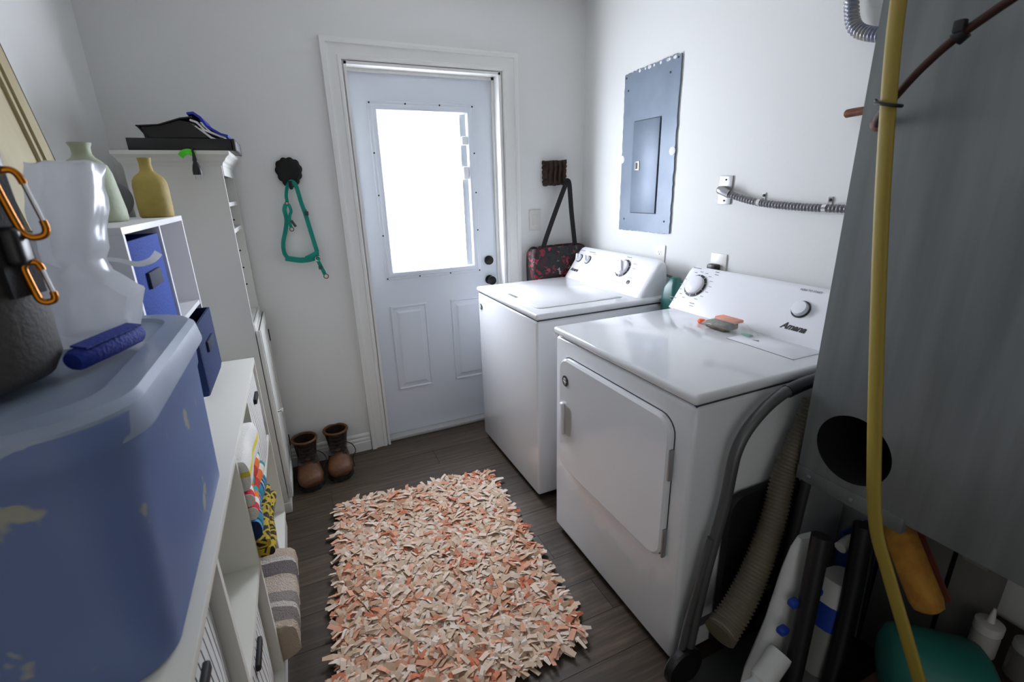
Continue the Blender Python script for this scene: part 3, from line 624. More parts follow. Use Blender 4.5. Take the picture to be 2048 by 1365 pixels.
# towels
def towel(label, name, z0, z1, m, y0, y1, x1, layers=2, seed=0):
    random.seed(seed); t = thing(name, label, 'towel', (x1-.13, (y0+y1)/2, z0), 'folded towels in the cubby')
    h = (z1-z0)/layers
    for L in range(layers):
        bm = NB(); rings = []; za = z0+L*h; xx = x1-.012*random.random()
        for i in range(15):
            y = y0+(y1-y0)*i/14; wv = .003*math.sin(i*.6+L*2)+.003*math.sin(i*.35+seed); edge = min(i, 14-i); sq = 1 if edge > 1 else (.9 if edge == 0 else .97)
            hh = h*.5*sq*.985; zc = za+h*.5
            rd = min(.016, h*.4); prof = [(xx+wv-.30, -hh), (xx+wv-rd, -hh)]+[(xx+wv-rd+rd*math.sin(R2(a))**.8, -hh*math.cos(R2(a))) for a in (20, 40, 65, 90, 115, 140, 160)]+[(xx+wv-rd, hh), (xx+wv-.30, hh)]
            rings.append([V(px, y, zc+pz) for px, pz in prof])
        loft(bm, rings); obj('fold', bm, m, t, angle=60)
    return t
TY0, TY1 = YS[2]+.014, -1.085
M4 = bpy.data.materials.new('leopard_print'); M4.use_nodes = True; nt = M4.node_tree; p = nt.nodes['Principled BSDF']; p.inputs['Roughness'].default_value = .9
tc = nt.nodes.new('ShaderNodeTexCoord'); vo = nt.nodes.new('ShaderNodeTexVoronoi'); vo.feature = 'DISTANCE_TO_EDGE'; vo.inputs['Scale'].default_value = 34; nt.links.new(tc.outputs['Object'], vo.inputs['Vector'])
rp = nt.nodes.new('ShaderNodeValToRGB'); rp.color_ramp.interpolation = 'CONSTANT'; e = rp.color_ramp.elements; e[0].color = lin('b59a28'); e[1].position = .11; e[1].color = lin('231a10'); k = e.new(.36); k.color = lin('8f7a22')
nt.links.new(vo.outputs['Distance'], rp.inputs[0]); nt.links.new(rp.outputs[0], p.inputs['Base Color'])
towel('black and gold patterned folded towel at the bottom of the pile', 'folded_towel', .481, .54, M4, TY0, TY1+.03, -1.85, 2, 1)
towel('blue and navy striped folded towel in the middle of the pile', 'folded_towel', .541, .605, stripes('blue_stripe_terry', [(0, '2a86a8'), (.22, '14244e'), (.34, 'b8c4d8'), (.46, '14244e'), (.58, '4a9cc0'), (.72, '152a58'), (.8, '1d7f8a')], .075, offset=.3), TY0, TY1, -1.86, 1, 2)
towel('teal orange and red striped folded towel below the white one', 'folded_towel', .606, .69, stripes('beach_stripe_terry', [(0, 'b82a1c'), (.14, 'e06a20'), (.28, 'dcd8ca'), (.38, '1c8a88'), (.52, 'dcd6c8'), (.66, 'c8283a'), (.74, 'e4e0d8'), (.82, 'e2702a'), (.92, '2a9a96')], .33, offset=.05), TY0, TY1, -1.866, 2, 3)
towel('white folded towel with a yellow stripe on top of the pile', 'folded_towel', .691, .79, stripes('white_yellow_terry', [(0, 'e8e6e0'), (.46, 'e6d64a'), (.62, 'e8e6e0')], .099, axis=2, offset=0), TY0+.005, TY1-.01, -1.864, 1, 4)
# bath mat rolled in lower cubby
MAT_M = stripes('bathmat_stripe', [(0, '8a8078'), (.16, 'd8d0c6'), (.22, '9c938c'), (.34, 'd4c4b4'), (.5, 'cabaa8'), (.56, '736a68'), (.74, 'd8d0c8'), (.8, 'c8b6a2')], .36, axis=1, bump=1.0, bscale=220, offset=.42, wob=.01)
bm = NB(); rings = []
for i in range(40):
    y = -1.345+(.365)*i/39; rings.append([])
    for k in range(22):
        a = 2*math.pi*k/22; c = math.cos(a); s = math.sin(a); ex = .5
        px = -2.0+.165*math.copysign(abs(c)**ex, c)+random.uniform(-.003, .003); pz = .162+.068*math.copysign(abs(s)**ex, s)+random.uniform(-.003, .003)
        rings[-1].append(V(px, y+random.uniform(-.002, .002), pz))
loft(bm, rings)
tag(obj('bath_mat', bm, MAT_M, angle=80), 'grey and beige striped bath mat stuffed in the lower cubby', 'bath mat')

# ------------------------------------------------------------------ cube organiser on the low shelf
CU = thing('cube_organiser', 'small white four-cubby organiser standing on the low shelf', 'shelf', (-2.15, -.965, .82))
cx0, cx1 = -2.29, -2.01; CY = [-1.30, -.965, -.63]; MW = mat('white_laminate', 'ebebef', .4)
part('top_panel', CU, MW, (cx0, cx1, CY[0]-.008, CY[2]+.008, 1.37, 1.386), bev=.001); part('bottom_panel', CU, MW, (cx0, cx1, CY[0], CY[2], .8205, .836))
for y in CY: part('upright', CU, MW, (cx0, cx1, y-.007, y+.007, .836, 1.37))
for a, b in zip(CY[:-1], CY[1:]): part('middle_shelf', CU, MW, (cx0, cx1-.002, a+.007, b-.007, 1.08, 1.095))
part('back_panel', CU, mat('hardboard_back', '3a3634', .8), (cx0-.004, cx0, CY[0], CY[2], .825, 1.38))
bm = NB(); lathe(bm, [(.006, 0), (.006, -.0012)], (-2.08, CY[2]-.007, 1.24), 12, 'y'); obj('cam_lock', bm, STEEL, CU)
BINB = mat('blue_nonwoven', '18409a', .85, bump=.35, bscale=140); BIND = mat('navy_nonwoven', '122858', .85, bump=.35, bscale=140)
def soft_bin(label, y0, y1, z0, z1, x0, x1, m):
    t = thing('soft_bin', label, 'bin', ((x0+x1)/2, (y0+y1)/2, z0), 'blue fabric bins'); bm = NB()
    loft(bm, [rring((x0+x1)/2, (y0+y1)/2, (x1-x0)/2*k, (y1-y0)/2*k, .008, z, 2) for k, z in ((.96, z0), (1, z0+.02), (1, z1), (.95, z1), (.93, z0+.02))]); obj('bin_body', bm, m, t)
    cy = (y0+y1)/2; b = NB(); box(b, x1-.001, x1+.008, cy-.06, cy+.06, z0+.52*(z1-z0), z0+.68*(z1-z0), bev=.003); obj('handle', b, mat('navy_strap', '16223f', .8), t)
soft_bin('bright blue fabric bin in the upper cubby of the small organiser', CY[0]+.012, CY[1]-.012, 1.0955, 1.352, -2.27, -2.015, BINB)
soft_bin('navy fabric bin in the lower cubby of the small organiser', CY[1]+.01, CY[2]-.012, .8365, 1.065, -2.25, -1.985, BIND)
# bottles and plate on it
GB = mat('sage_frosted_glass', '9aa68c', .65, col2='b8c0a6', nscale=12, bump=.15, bscale=60)
bm = NB(); lathe(bm, [(.058, 0), (.063, .006), (.063, .03), (.052, .125), (.046, .145), (.034, .158), (.024, .166), (.0205, .175), (.021, .19), (.025, .197), (.0255, .201), (.021, .201), (.017, .18), (.017, .165)], (-2.141, -.95, 1.386), 32); tag(obj('green_bottle', bm, GB, angle=60), 'sage green frosted glass bottle with wide base on the organiser', 'bottle')
YB = mat('mustard_frosted_glass', 'b09a4e', .65, col2='94803c', nscale=10, bump=.15, bscale=60)
bm = NB(); lathe(bm, [(.042, 0), (.046, .006), (.047, .03), (.047, .095), (.044, .112), (.036, .125), (.022, .136), (.0175, .142), (.016, .16), (.0185, .179), (.0155, .179), (.013, .16), (.013, .14)], (-2.058, -.715, 1.386), 32); tag(obj('yellow_bottle', bm, YB, angle=60), 'mustard yellow frosted bottle standing at the organiser far end', 'bottle')
bm = NB(); lathe(bm, [(.01, .006), (.045, .006), (.055, .0), (.056, .003), (.046, .01), (.01, .01)], (-2.17, -.67, 1.441), 32, 'z', Matrix.Rotation(R2(-14), 3, 'Z') @ Matrix.Rotation(R2(82), 3, 'X')); tag(obj('grey_dish', bm, mat('dull_pewter', '6a6a6c', .45, .5), org=(-2.17, -.67, 1.386)), 'dark grey round metal dish propped between the two bottles', 'dish')
# leaning wooden panel
WP = thing('wooden_panel', 'cream painted wooden panel leaning against the left wall', 'panel', (-2.19, -1.2, 1.386))
def lean(x): return x
A = V(-2.164, 0, 1.387); B = V(-2.280, 0, 2.2); ud = (B-A).normalized(); nd = V(ud.z, 0, -ud.x)
def pan(name, m, y0, y1, s0, s1, t0, t1, par=WP):
    b = NB(); ps = [A+ud*s+nd*t for s, t in ((s0, t0), (s1, t0), (s1, t1), (s0, t1))]
    loft(b, [[V(p.x, y0, p.z) for p in ps], [V(p.x, y1, p.z) for p in ps]]); return obj(name, b, m, par)
CREAM = mat('cream_wood', 'c2b795', .55, col2='a99d78', nscale=6, stretch=(1, 1, .3)); EDGE = mat('dark_edge', '2a221a', .7)
pan('panel_board', CREAM, -1.32, -1.04, 0, .8, -.006, .0); pan('stile', CREAM, -1.08, -1.034, 0, .8, 0, .012); pan('stile', CREAM, -1.326, -1.28, 0, .8, 0, .012)
pan('rail', CREAM, -1.28, -1.08, 0, .05, 0, .012); pan('rail', CREAM, -1.28, -1.08, .75, .8, 0, .012); pan('bead', CREAM, -1.098, -1.08, .05, .75, 0, .007); pan('dark_edge', EDGE, -1.034, -1.028, 0, .8, -.008, .012)

# ------------------------------------------------------------------ blue tote and its load
TO = thing('storage_tote', 'large scuffed blue plastic tote on the low shelf', 'tote', (-2.09, -1.67, .82))
TM = mat('blue_tote_plastic', '5f7fc0', .42, bump=.06, bscale=14); nt = TM.node_tree; p = nt.nodes['Principled BSDF']
tc = nt.nodes.new('ShaderNodeTexCoord'); n = nt.nodes.new('ShaderNodeTexNoise'); n.inputs['Scale'].default_value = 11; n.inputs['Detail'].default_value = 3; nt.links.new(tc.outputs['Object'], n.inputs['Vector'])
r = nt.nodes.new('ShaderNodeValToRGB'); e = r.color_ramp.elements; e[0].position = .645; e[0].color = lin('8094c0'); e[1].position = .67; e[1].color = lin('c4c2aa'); k = e.new(.35); k.color = lin('949cae'); e[0].color = lin('8094c0')
nt.links.new(n.outputs['Fac'], r.inputs[0]); nt.links.new(r.outputs[0], p.inputs['Base Color']); translucent(TM, .4, '8fa4d8')
bm = NB(); cx, cy = -2.094, -1.70
rg = [rring(cx, cy, .178, .283, .055, .822), rring(cx, cy, .184, .288, .06, .828), rring(cx, cy, .193, .288, .075, 1.04), rring(cx, cy, .196, .288, .08, 1.10), rring(cx, cy, .201, .289, .09, 1.112), rring(cx, cy, .203, .292, .09, 1.15), rring(cx, cy, .205, .296, .092, 1.165), rring(cx, cy+.012, .205, .298, .092, 1.19), rring(cx, cy+.012, .198, .29, .09, 1.19), rring(cx, cy, .17, .27, .06, .84)]
loft(bm, rg); obj('tub', bm, TM, TO)
LM = mat('tote_lid_plastic', '8592a8', .34, col2='98a4b6', nscale=4, bump=.05, bscale=20)
bm = NB(); hx, hy, cr = .212, .308, .11; cyl = -1.682; cxl = -2.094
rg = [rring(cxl, cyl, hx-.006, hy-.006, cr, 1.158), rring(cxl, cyl, hx+.002, hy+.002, cr, 1.156), rring(cxl, cyl, hx+.002, hy+.002, cr, 1.163), rring(cxl, cyl, hx-.003, hy-.003, cr, 1.195), rring(cxl, cyl, hx-.012, hy-.012, cr, 1.204), rring(cxl, cyl, hx-.05, hy-.05, cr-.03, 1.206), rring(cxl, cyl, hx-.056, hy-.056, cr-.03, 1.2), rring(cxl, cyl, hx-.07, hy-.07, cr-.035, 1.199), rring(cxl, cyl, .05, .12, .03, 1.199)]
loft(bm, rg); ld = obj('lid', bm, LM, TO, angle=30)
# dark sack with straps
SK = thing('stuff_sack', 'dark charcoal cylindrical sack standing on the tote lid', 'sack', (-2.122, -1.785, 1.206))
CH = mat('charcoal_fabric', '35322f', .7, col2='45413d', nscale=4, bump=.15, bscale=120)
bm = NB(); lathe(bm, [(.085, 0), (.112, .008), (.124, .03), (.127, .12), (.122, .25), (.105, .33), (.06, .345), (.02, .35)], (-2.122, -1.785, 1.206), 36); obj('sack_body', bm, CH, SK, angle=60)
def around(a, r, z): return V(-2.122+r*math.cos(R2(a)), -1.785+r*math.sin(R2(a)), z)
for a, z0, z1, wd in ((-14, 1.33, 1.56, .055), (-48, 1.33, 1.56, .05)):
    b = NB(); ribbon(b, [around(a, .128, z1-.02), around(a, .131, (z0+z1)/2), around(a, .133, z0)], wd, .006, around(a, 1, 0)-around(a, 0, 0), 5); obj('strap', b, STR, SK)
for a, z in ((-14, 1.498), (-14, 1.39)):
    b = NB(); q = around(a, .134, z); box(b, q.x-.008, q.x+.014, q.y-.02, q.y+.014, q.z-.022, q.z+.026, bev=.008, seg=3); obj('buckle', b, BLACK, SK)
def carabiner(label, c, tilt, L, wd, m2):
    t = thing('carabiner', label, 'carabiner', c); GOLD = mat('gold_anodised', 'b8701c', .25, .9)
    c = Vector(c); ax = Matrix.Rotation(R2(tilt), 3, 'Y') @ V(0, 0, 1); sd = ax.cross(V(.25, -1, 0).normalized()).normalized()
    pts = [(-.5, .42), (-.42, .5), (0, .52), (.3, .46), (.42, .3)]; pts2 = [(.42, -.3), (.3, -.46), (0, -.52), (-.35, -.48), (-.5, -.38)]
    body = [(.42, .28), (.38, .42), (.2, .5), (-.2, .5), (-.44, .42), (-.5, .28), (-.5, -.28), (-.44, -.42), (-.2, -.5), (.2, -.5), (.38, -.42), (.42, -.28)]
    b = NB(); tube(b, smooth_path([c+sd*u*wd+ax*v*L for u, v in body], 4), .0042, 10); obj('body', b, GOLD, t)
    b = NB(); tube(b, [c+sd*.42*wd+ax*.3*L, c+sd*.42*wd-ax*.3*L], .003, 8); obj('gate', b, m2, t)
carabiner('larger gold carabiner with silver gate clipped to the upper sack strap', (-1.972, -1.815, 1.442), -9, .08, .027, CHROME)
carabiner('smaller gold carabiner clipped to the lower sack strap', (-1.979, -1.815, 1.345), -7, .052, .018, CHROME)
# clear plastic bag
FILM = bpy.data.materials.new('milky_plastic_film'); FILM.use_nodes = True; nt = FILM.node_tree; p = nt.nodes['Principled BSDF']
p.inputs['Base Color'].default_value = lin('d4d6da'); p.inputs['Roughness'].default_value = .2; translucent(FILM, .45, 'f2f4f8', .22)
PB = thing('plastic_bag', 'crumpled milky clear plastic bag standing on the tote lid', 'plastic bag', (-1.99, -1.58, 1.207))
bm = NB()
rows = [  # z, (x left, x right), (y front, y back) : stiff pouch with a waist crease and a flared foot
    (1.207, -2.07, -1.962, -1.63, -1.50), (1.235, -2.07, -1.952, -1.635, -1.49), (1.285, -2.06, -1.938, -1.625, -1.50), (1.325, -2.05, -1.976, -1.62, -1.53),
    (1.345, -2.045, -1.978, -1.61, -1.54), (1.365, -2.045, -1.97, -1.62, -1.535), (1.43, -2.04, -1.955, -1.625, -1.53), (1.50, -2.035, -1.944, -1.605, -1.545), (1.503, -2.035, -1.944, -1.6, -1.56)]
random.seed(5); rings = []
for z, xa, xb, ya, yb in rows:
    mid = (ya+yb)/2
    rings.append([V(xb, mid+.02, z), V(xb-.012, yb, z), V(xa, yb, z+jag(.004)), V(xa, ya, z+jag(.004)), V((xa*2+xb)/3+jag(.006), ya-.012+jag(.008), z+jag(.006)), V((xa+xb*2)/3+jag(.006), ya-.008+jag(.01), z+jag(.006)), V(xb-.01, ya+.006, z)])
loft(bm, rings); bmesh.ops.subdivide_edges(bm, edges=bm.edges[:], cuts=3, use_grid_fill=True, smooth=.35)
for v in bm.verts: v.co += noise.noise_vector(v.co*26)*.006 if v.co.z > 1.215 else V(0, 0, 0)
obj('film_body', bm, FILM, PB, angle=50)
bm = NB(); ribbon(bm, [(-1.985, -1.55, 1.345), (-1.965, -1.535, 1.338), (-1.945, -1.52, 1.328), (-1.925, -1.505, 1.332), (-1.912, -1.5, 1.345)], [.006, .014], .0012, (.3, -1, .5), 6); obj('film_flap', bm, FILM, PB, angle=60)
# blue roll
BR = thing('blue_roll', 'royal blue cloth roll lying on the tote lid', 'cloth roll', (-1.97, -1.69, 1.206))
RB = mat('royal_blue_cloth', '122a86', .8, bump=.3, bscale=150)
bm = NB(); tube(bm, [(-1.988, -1.775, 1.223), (-1.985, -1.768, 1.224), (-1.962, -1.70, 1.224), (-1.944, -1.642, 1.224), (-1.94, -1.632, 1.223)], [.013, .0165, .017, .0165, .011], 14); obj('roll', bm, RB, BR, angle=60)
bm = NB(); ribbon(bm, [(-1.98, -1.766, 1.241), (-1.957, -1.70, 1.242), (-1.941, -1.645, 1.241)], .022, .003, (.2, 0, 1), 5); obj('outer_wrap', bm, RB, BR, angle=60)

# ------------------------------------------------------------------ boots
def boot(label, toe, ang, s=1.0):
    t = thing('work_boot', label, 'boot', toe, 'pair of work boots')
    c, sn = math.cos(R2(ang)), math.sin(R2(ang)); T = Vector(toe)
    def P(x, y, z): x = x*1.26; return T+V((x*c-y*sn)*s, (x*sn+y*c)*s, z*s)      # y runs from toe (0) back to heel (.3)
    LEA = mat('tan_leather', '6a401e', .55, col2='4e2c12', nscale=14, bump=.25, bscale=50); DRK = mat('dark_leather', '2c1b12', .6, col2='20140e', nscale=14, bump=.2, bscale=60)
    def sec(y, hw, z0, z1, n=16):
        out = []
        for k in range(n):
            a = 2*math.pi*k/n; cx, sz = math.cos(a), math.sin(a); out.append(P(hw*math.copysign(abs(cx)**.7, cx), y, (z0+z1)/2+(z1-z0)/2*math.copysign(abs(sz)**.75, sz)))
        return out
    bm = NB(); loft(bm, [sec(.004, .018, .025, .045), sec(.012, .036, .02, .066), sec(.035, .047, .018, .078), sec(.075, .05, .018, .084), sec(.11, .047, .018, .096), sec(.15, .042, .018, .12), sec(.2, .038, .018, .14), sec(.26, .036, .018, .14), sec(.285, .028, .02, .12)]); obj('vamp', bm, LEA, t, angle=60)
    def ell(z, hw, y0, y1, n=20): return [P(hw*math.cos(2*math.pi*k/n), (y0+y1)/2+(y1-y0)/2*math.sin(2*math.pi*k/n), z) for k in range(n)]
    bm = NB(); loft(bm, [ell(.07, .036, .14, .288), ell(.11, .039, .148, .288), ell(.15, .043, .155, .285), ell(.195, .049, .155, .285), ell(.195, .043, .165, .277), ell(.1, .032, .17, .27)], True, True); obj('shaft', bm, DRK, t, angle=60)
    bm = NB(); pts = [P(.048*math.cos(2*math.pi*k/24), .22+.065*math.sin(2*math.pi*k/24), .197) for k in range(25)]; tube(bm, pts, .0075*s, 8, False); obj('collar', bm, LEA, t)
    bm = NB(); rg = [[P(x, y, z) for x, y in [(hw*a, yy) for a, hw, yy in ((-1, .03, .008), (-1, .05, .05), (-1, .052, .1), (-1, .042, .17), (-1, .042, .26), (-.6, .042, .296), (.6, .042, .296), (1, .042, .26), (1, .042, .17), (1, .052, .1), (1, .05, .05), (1, .03, .008), (0, .03, -.006))]] for z in (0, .022)]
    loft(bm, rg); obj('sole', bm, mat('boot_sole', '15161a', .7), t)
    bm = NB(); ribbon(bm, [P(-.03, .115, .098), P(-.02, .15, .128), P(-.018, .165, .17), P(-.018, .162, .2)], .03*s, .004, P(0, -1, .6)-P(0, 0, 0)); ribbon(bm, [P(.03, .115, .098), P(.02, .15, .128), P(.018, .165, .17), P(.018, .162, .2)], .03*s, .004, P(0, -1, .6)-P(0, 0, 0)); obj('eyelet_flaps', bm, DRK, t)
    bm = NB()
    for k in range(5):
        z = .112+k*.018; y = .128-.012+k*.008; tube(bm, [P(-.03, y+.014, z-.004), P(0, y, z+.004), P(.03, y+.014, z+.012)], .0028*s, 6); tube(bm, [P(.03, y+.014, z-.004), P(0, y, z+.004), P(-.03, y+.014, z+.012)], .0028*s, 6)
    tube(bm, smooth_path([P(.03, .135, .16), P(.06, .12, .14), P(.07, .115, .1), P(.055, .1, .07), P(.058, .09, .02)]), .0026*s, 6); obj('laces', bm, mat('dark_lace', '1e1612', .8), t)
    return t
boot('tan work boot nearer the tall cabinet, on the floor', (-1.772, -.31, 0), 2)
boot('tan work boot nearer the door, on the floor', (-1.63, -.28, 0), -3)

# ------------------------------------------------------------------ rag rug
RG = thing('rag_rug', 'cream and coral shaggy rag rug on the floor', 'rug', (-1.34, -1.1, 0))
FLc, FRc, NRc, NLc = V(-1.655, -.52, 0), V(-.93, -.575, 0), V(-.985, -1.60, 0), V(-1.765, -1.67, 0)
bm = NB(); loft(bm, [[p+V(0, 0, z) for p in (FLc, FRc, NRc, NLc)] for z in (.001, .009)]); obj('rug_backing', bm, mat('rug_canvas', 'cfc4b2', .95), RG)
RM = bpy.data.materials.new('rag_strips'); RM.use_nodes = True; nt = RM.node_tree; p = nt.nodes['Principled BSDF']; p.inputs['Roughness'].default_value = .9
ge = nt.nodes.new('ShaderNodeNewGeometry'); rp = nt.nodes.new('ShaderNodeValToRGB'); rp.color_ramp.interpolation = 'CONSTANT'; e = rp.color_ramp.elements
cl = [(0, 'e4cdb8'), (.24, 'dcc2a8'), (.40, 'e8d8c8'), (.52, 'd2b294'), (.62, 'dea486'), (.78, 'd68664'), (.88, 'ca7050'), (.93, 'be987a')]
while len(e) < len(cl): e.new(.5)
for i, (a, c) in enumerate(cl): e[i].position = a
for i, (a, c) in enumerate(cl): e[i].color = lin(c)
at = nt.nodes.new('ShaderNodeAttribute'); at.attribute_name = 'shade'
nt.links.new(at.outputs['Fac'], rp.inputs[0]); nt.links.new(rp.outputs[0], p.inputs['Base Color'])
random.seed(11); verts = []; faces = []; shade = []
for i in range(10500):
    u, v = random.random(), random.random()
    b = FLc.lerp(FRc, u).lerp(NLc.lerp(NRc, u), v); b.z = .006+random.random()*.012
    a = random.uniform(0, 2*math.pi); L = random.uniform(.034, .07); wd = random.uniform(.01, .022); el = R2(random.uniform(2, 34))
    ed = min(u, 1-u, v, 1-v)
    d = V(math.cos(a), math.sin(a), 0); s = V(-d.y, d.x, 0)*wd/2; s.z = random.uniform(-.5, .5)*wd/2; up = V(0, 0, 1)
    p1 = b+d*L*.5*math.cos(el)+up*L*.5*math.sin(el); p2 = p1+d*L*.5+up*L*.5*math.sin(el)*random.uniform(-.8, .2)
    if p2.z < .003: p2.z = .003
    k = len(verts); tp = random.uniform(.5, 1.1)
    verts += [b-s, b+s, p1+s, p1-s, p2+s*tp, p2-s*tp]; faces += [(k, k+1, k+2, k+3), (k+3, k+2, k+4, k+5)]
    cn = noise.noise(V(b.x*7, b.y*7, 3)); q = random.random(); q = min(.999, max(0, q*(.8+.5*cn)+.18*max(0, cn)+.05)); shade += [q]*6
me = bpy.data.meshes.new('rag_pile'); me.from_pydata([tuple(x) for x in verts], [], faces); at = me.attributes.new('shade', 'FLOAT', 'POINT'); at.data.foreach_set('value', shade); me.materials.append(RM)
me.transform(Matrix.Translation(-ORG[RG.name])); o = bpy.data.objects.new('rag_pile', me); COL.objects.link(o); o.parent = RG; o['kind'] = 'stuff'

# ------------------------------------------------------------------ duct box of the furnace, tubes
FB = thing('duct_box', 'large galvanised sheet metal duct box at the right', 'duct box', (-.25, -2.35, .68))
GALV = mat('galvanised_sheet', '7e8282', .45, .45, col2='6c706f', nscale=9, bump=.03, bscale=8, stretch=(1, 2.2, .18))
fx, fy0, fy1, fz0, fz1 = -.49, -2.95, -1.9, .684, 2.435
bm = NB(); hc, hz, hr = -2.022, .803, .088; ya, zb = -2.145, .93; K = 48
def rectpt(a):
    c, s = math.cos(a), math.sin(a); y0, y1, z0, z1 = ya-hc, fy1-hc, fz0-hz, zb-hz
    t = min((y1/c if c > 1e-9 else (y0/c if c < -1e-9 else 1e9)), (z1/s if s > 1e-9 else (z0/s if s < -1e-9 else 1e9))); return V(fx, hc+c*t, hz+s*t)
angs = sorted([2*math.pi*k/K for k in range(K)] + [math.atan2(z-hz, y-hc) % (2*math.pi) for y in (ya, fy1) for z in (fz0, zb)])
loft(bm, [[rectpt(a) for a in angs], [V(fx, hc+hr*math.cos(a), hz+hr*math.sin(a)) for a in angs]], False, False)
def q4(*p): bm.faces.new([bm.verts.new(x) for x in p])
q4((fx, ya, fz0), (fx, ya, zb), (fx, fy0, zb), (fx, fy0, fz0)); q4((fx, fy1, zb), (fx, fy1, fz1), (fx, fy0, fz1), (fx, fy0, zb))
X1 = -.012
q4((fx, fy1, fz0), (X1, fy1, fz0), (X1, fy1, fz1), (fx, fy1, fz1)); q4((fx, fy0, fz0), (X1, fy0, fz0), (X1, fy0, fz1), (fx, fy0, fz1)); q4((fx, fy0, fz0), (fx, fy1, fz0), (X1, fy1, fz0), (X1, fy0, fz0)); q4((fx, fy0, fz1), (fx, fy1, fz1), (X1, fy1, fz1), (X1, fy0, fz1)); q4((X1, fy0, fz0), (X1, fy1, fz0), (X1, fy1, fz1), (X1, fy0, fz1))
bmesh.ops.remove_doubles(bm, verts=bm.verts[:], dist=1e-5); obj('sheet_casing', bm, GALV, FB, smooth=False)
bm = NB(); lathe(bm, [(hr, .0), (hr, .28), (.01, .28)], (fx+.0005, hc, hz), 36, 'x', cap=False); obj('duct_hole_lining', bm, mat('lining_black', '050505', .9), FB)  # inside of the duct hole coloured near black all over
fl = part('bottom_flange', FB, GALV, (fx-.004, fx+.02, -2.16, fy1, fz0-.028, fz0+.012), bev=.001)
for y in (-1.935, -2.045):
    bm = NB(); lathe(bm, [(.006, 0), (.005, -.003), (.002, -.004)], (fx-.004, y, fz0-.008), 10, 'x'); obj('rivet', bm, STEEL, fl)
YT = smooth_path([(-.6, -1.99, 2.43), (-.6, -1.992, 1.9), (-.6, -1.995, 1.75), (-.6, -2.012, 1.578), (-.6, -2.05, 1.308), (-.6, -2.12, .888), (-.6, -2.155, .72), (-.6, -2.20, .62), (-.6, -2.26, .50), (-.59, -2.32, .36), (-.58, -2.40, .15), (-.57, -2.46, .02)], 10)
bm = NB(); rings = []
for (p_, t, u, v) in frames(YT):
    nn = V(-1, 0, 0); s = t.cross(nn).normalized(); rings.append([p_+s*.0145*math.copysign(abs(math.cos(2*math.pi*k/16))**.7, math.cos(2*math.pi*k/16))+nn*.006*math.sin(2*math.pi*k/16) for k in range(16)])
loft(bm, rings); tag(obj('yellow_strap', bm, mat('yellow_nylon', '917d2a', .55)), 'yellow flat hose hanging down in front of the duct box', 'hose')
CP = thing('copper_tube', 'thin brown copper tube rising from the duct box', 'tube', (-.5, -1.95, 1.56))
bm = NB(); tube(bm, smooth_path([(-.491, -1.936, 1.556), (-.51, -1.945, 1.556), (-.54, -1.965, 1.566), (-.568, -2.0, 1.59), (-.574, -2.05, 1.643), (-.574, -2.11, 1.688), (-.574, -2.25, 1.76), (-.574, -2.5, 1.86)]), .0075, 10); obj('tube', bm, mat('brown_copper', '402620', .45, .4), CP)
bm = NB(); lathe(bm, [(.013, 0), (.016, -.004), (.01, -.008)], (-.4906, -1.938, 1.556), 14, 'x'); obj('grommet', bm, mat('dull_copper', '5c3c34', .6, .4), CP)
bm = NB(); tube(bm, [(-.574, -2.085, 1.67), (-.574, -2.097, 1.68)], .0125, 12); box(bm, -.589, -.574, -2.1, -2.083, 1.678, 1.698, bev=.003); obj('clip', bm, BLACK, CP)
bm = NB(); pts = []
for k in range(25): a = 2*math.pi*k/24; pts.append(V(-.6+.012*math.cos(a), -2.012+.023*math.sin(a), 1.578+.006*math.sin(a)))
tube(bm, pts, .0035, 6, False); tube(bm, [(-.592, -1.99, 1.582), (-.585, -1.978, 1.592)], .003, 6); tag(obj('cable_tie', bm, BLACK), 'black cable tie around the yellow hose', 'cable tie')

# ------------------------------------------------------------------ hand truck, hose, vacuum and clutter
HT = thing('hand_truck', 'grey tubular hand truck leaning beside the dryer', 'hand truck', (-.7, -1.86, 0))
GT = mat('grey_painted_tube', '5f6060', .35, .5)
bm = NB(); tube(bm, smooth_path([(-.50, -1.853, .905), (-.54, -1.853, .898), (-.60, -1.853, .868), (-.655, -1.853, .82), (-.685, -1.853, .765), (-.695, -1.853, .70), (-.705, -1.853, .60), (-.745, -1.853, .38), (-.775, -1.853, .14), (-.788, -1.853, .02)], 6), .0155, 12); obj('frame_tube', bm, GT, HT)
bm = NB(); tube(bm, smooth_path([(-.52, -1.853, .902), (-.47, -1.853, .91), (-.40, -1.853, .915), (-.33, -1.853, .915)]), .018, 12); obj('handle_grip', bm, BLACK, HT)
bm = NB(); tube(bm, [(-.735, -1.85, .50), (-.79, -1.85, .22), (-.815, -1.85, .04)], .011, 10); obj('side_rail', bm, GT, HT)
for z, x in ((.2, -.77),):
    bm = NB(); tube(bm, [(x, -1.853, z), (x+.32, -1.853, z+.01)], .009, 8); obj('cross_bar', bm, GT, HT)
bm = NB(); tube(bm, [(-.345, -1.853, .915), (-.36, -1.853, .60), (-.40, -1.853, .05)], .0155, 12); obj('frame_tube', bm, GT, HT)
for x in (-.8, -.42):
    bm = NB(); lathe(bm, [(.02, -.012), (.06, -.014), (.066, -.008), (.066, .008), (.06, .014), (.02, .012)], (x, -1.86, .066), 22, 'y'); obj('wheel', bm, BLACK, HT)
part('toe_plate', HT, GT, (-.8, -.42, -1.96, -1.84, .004, .012))
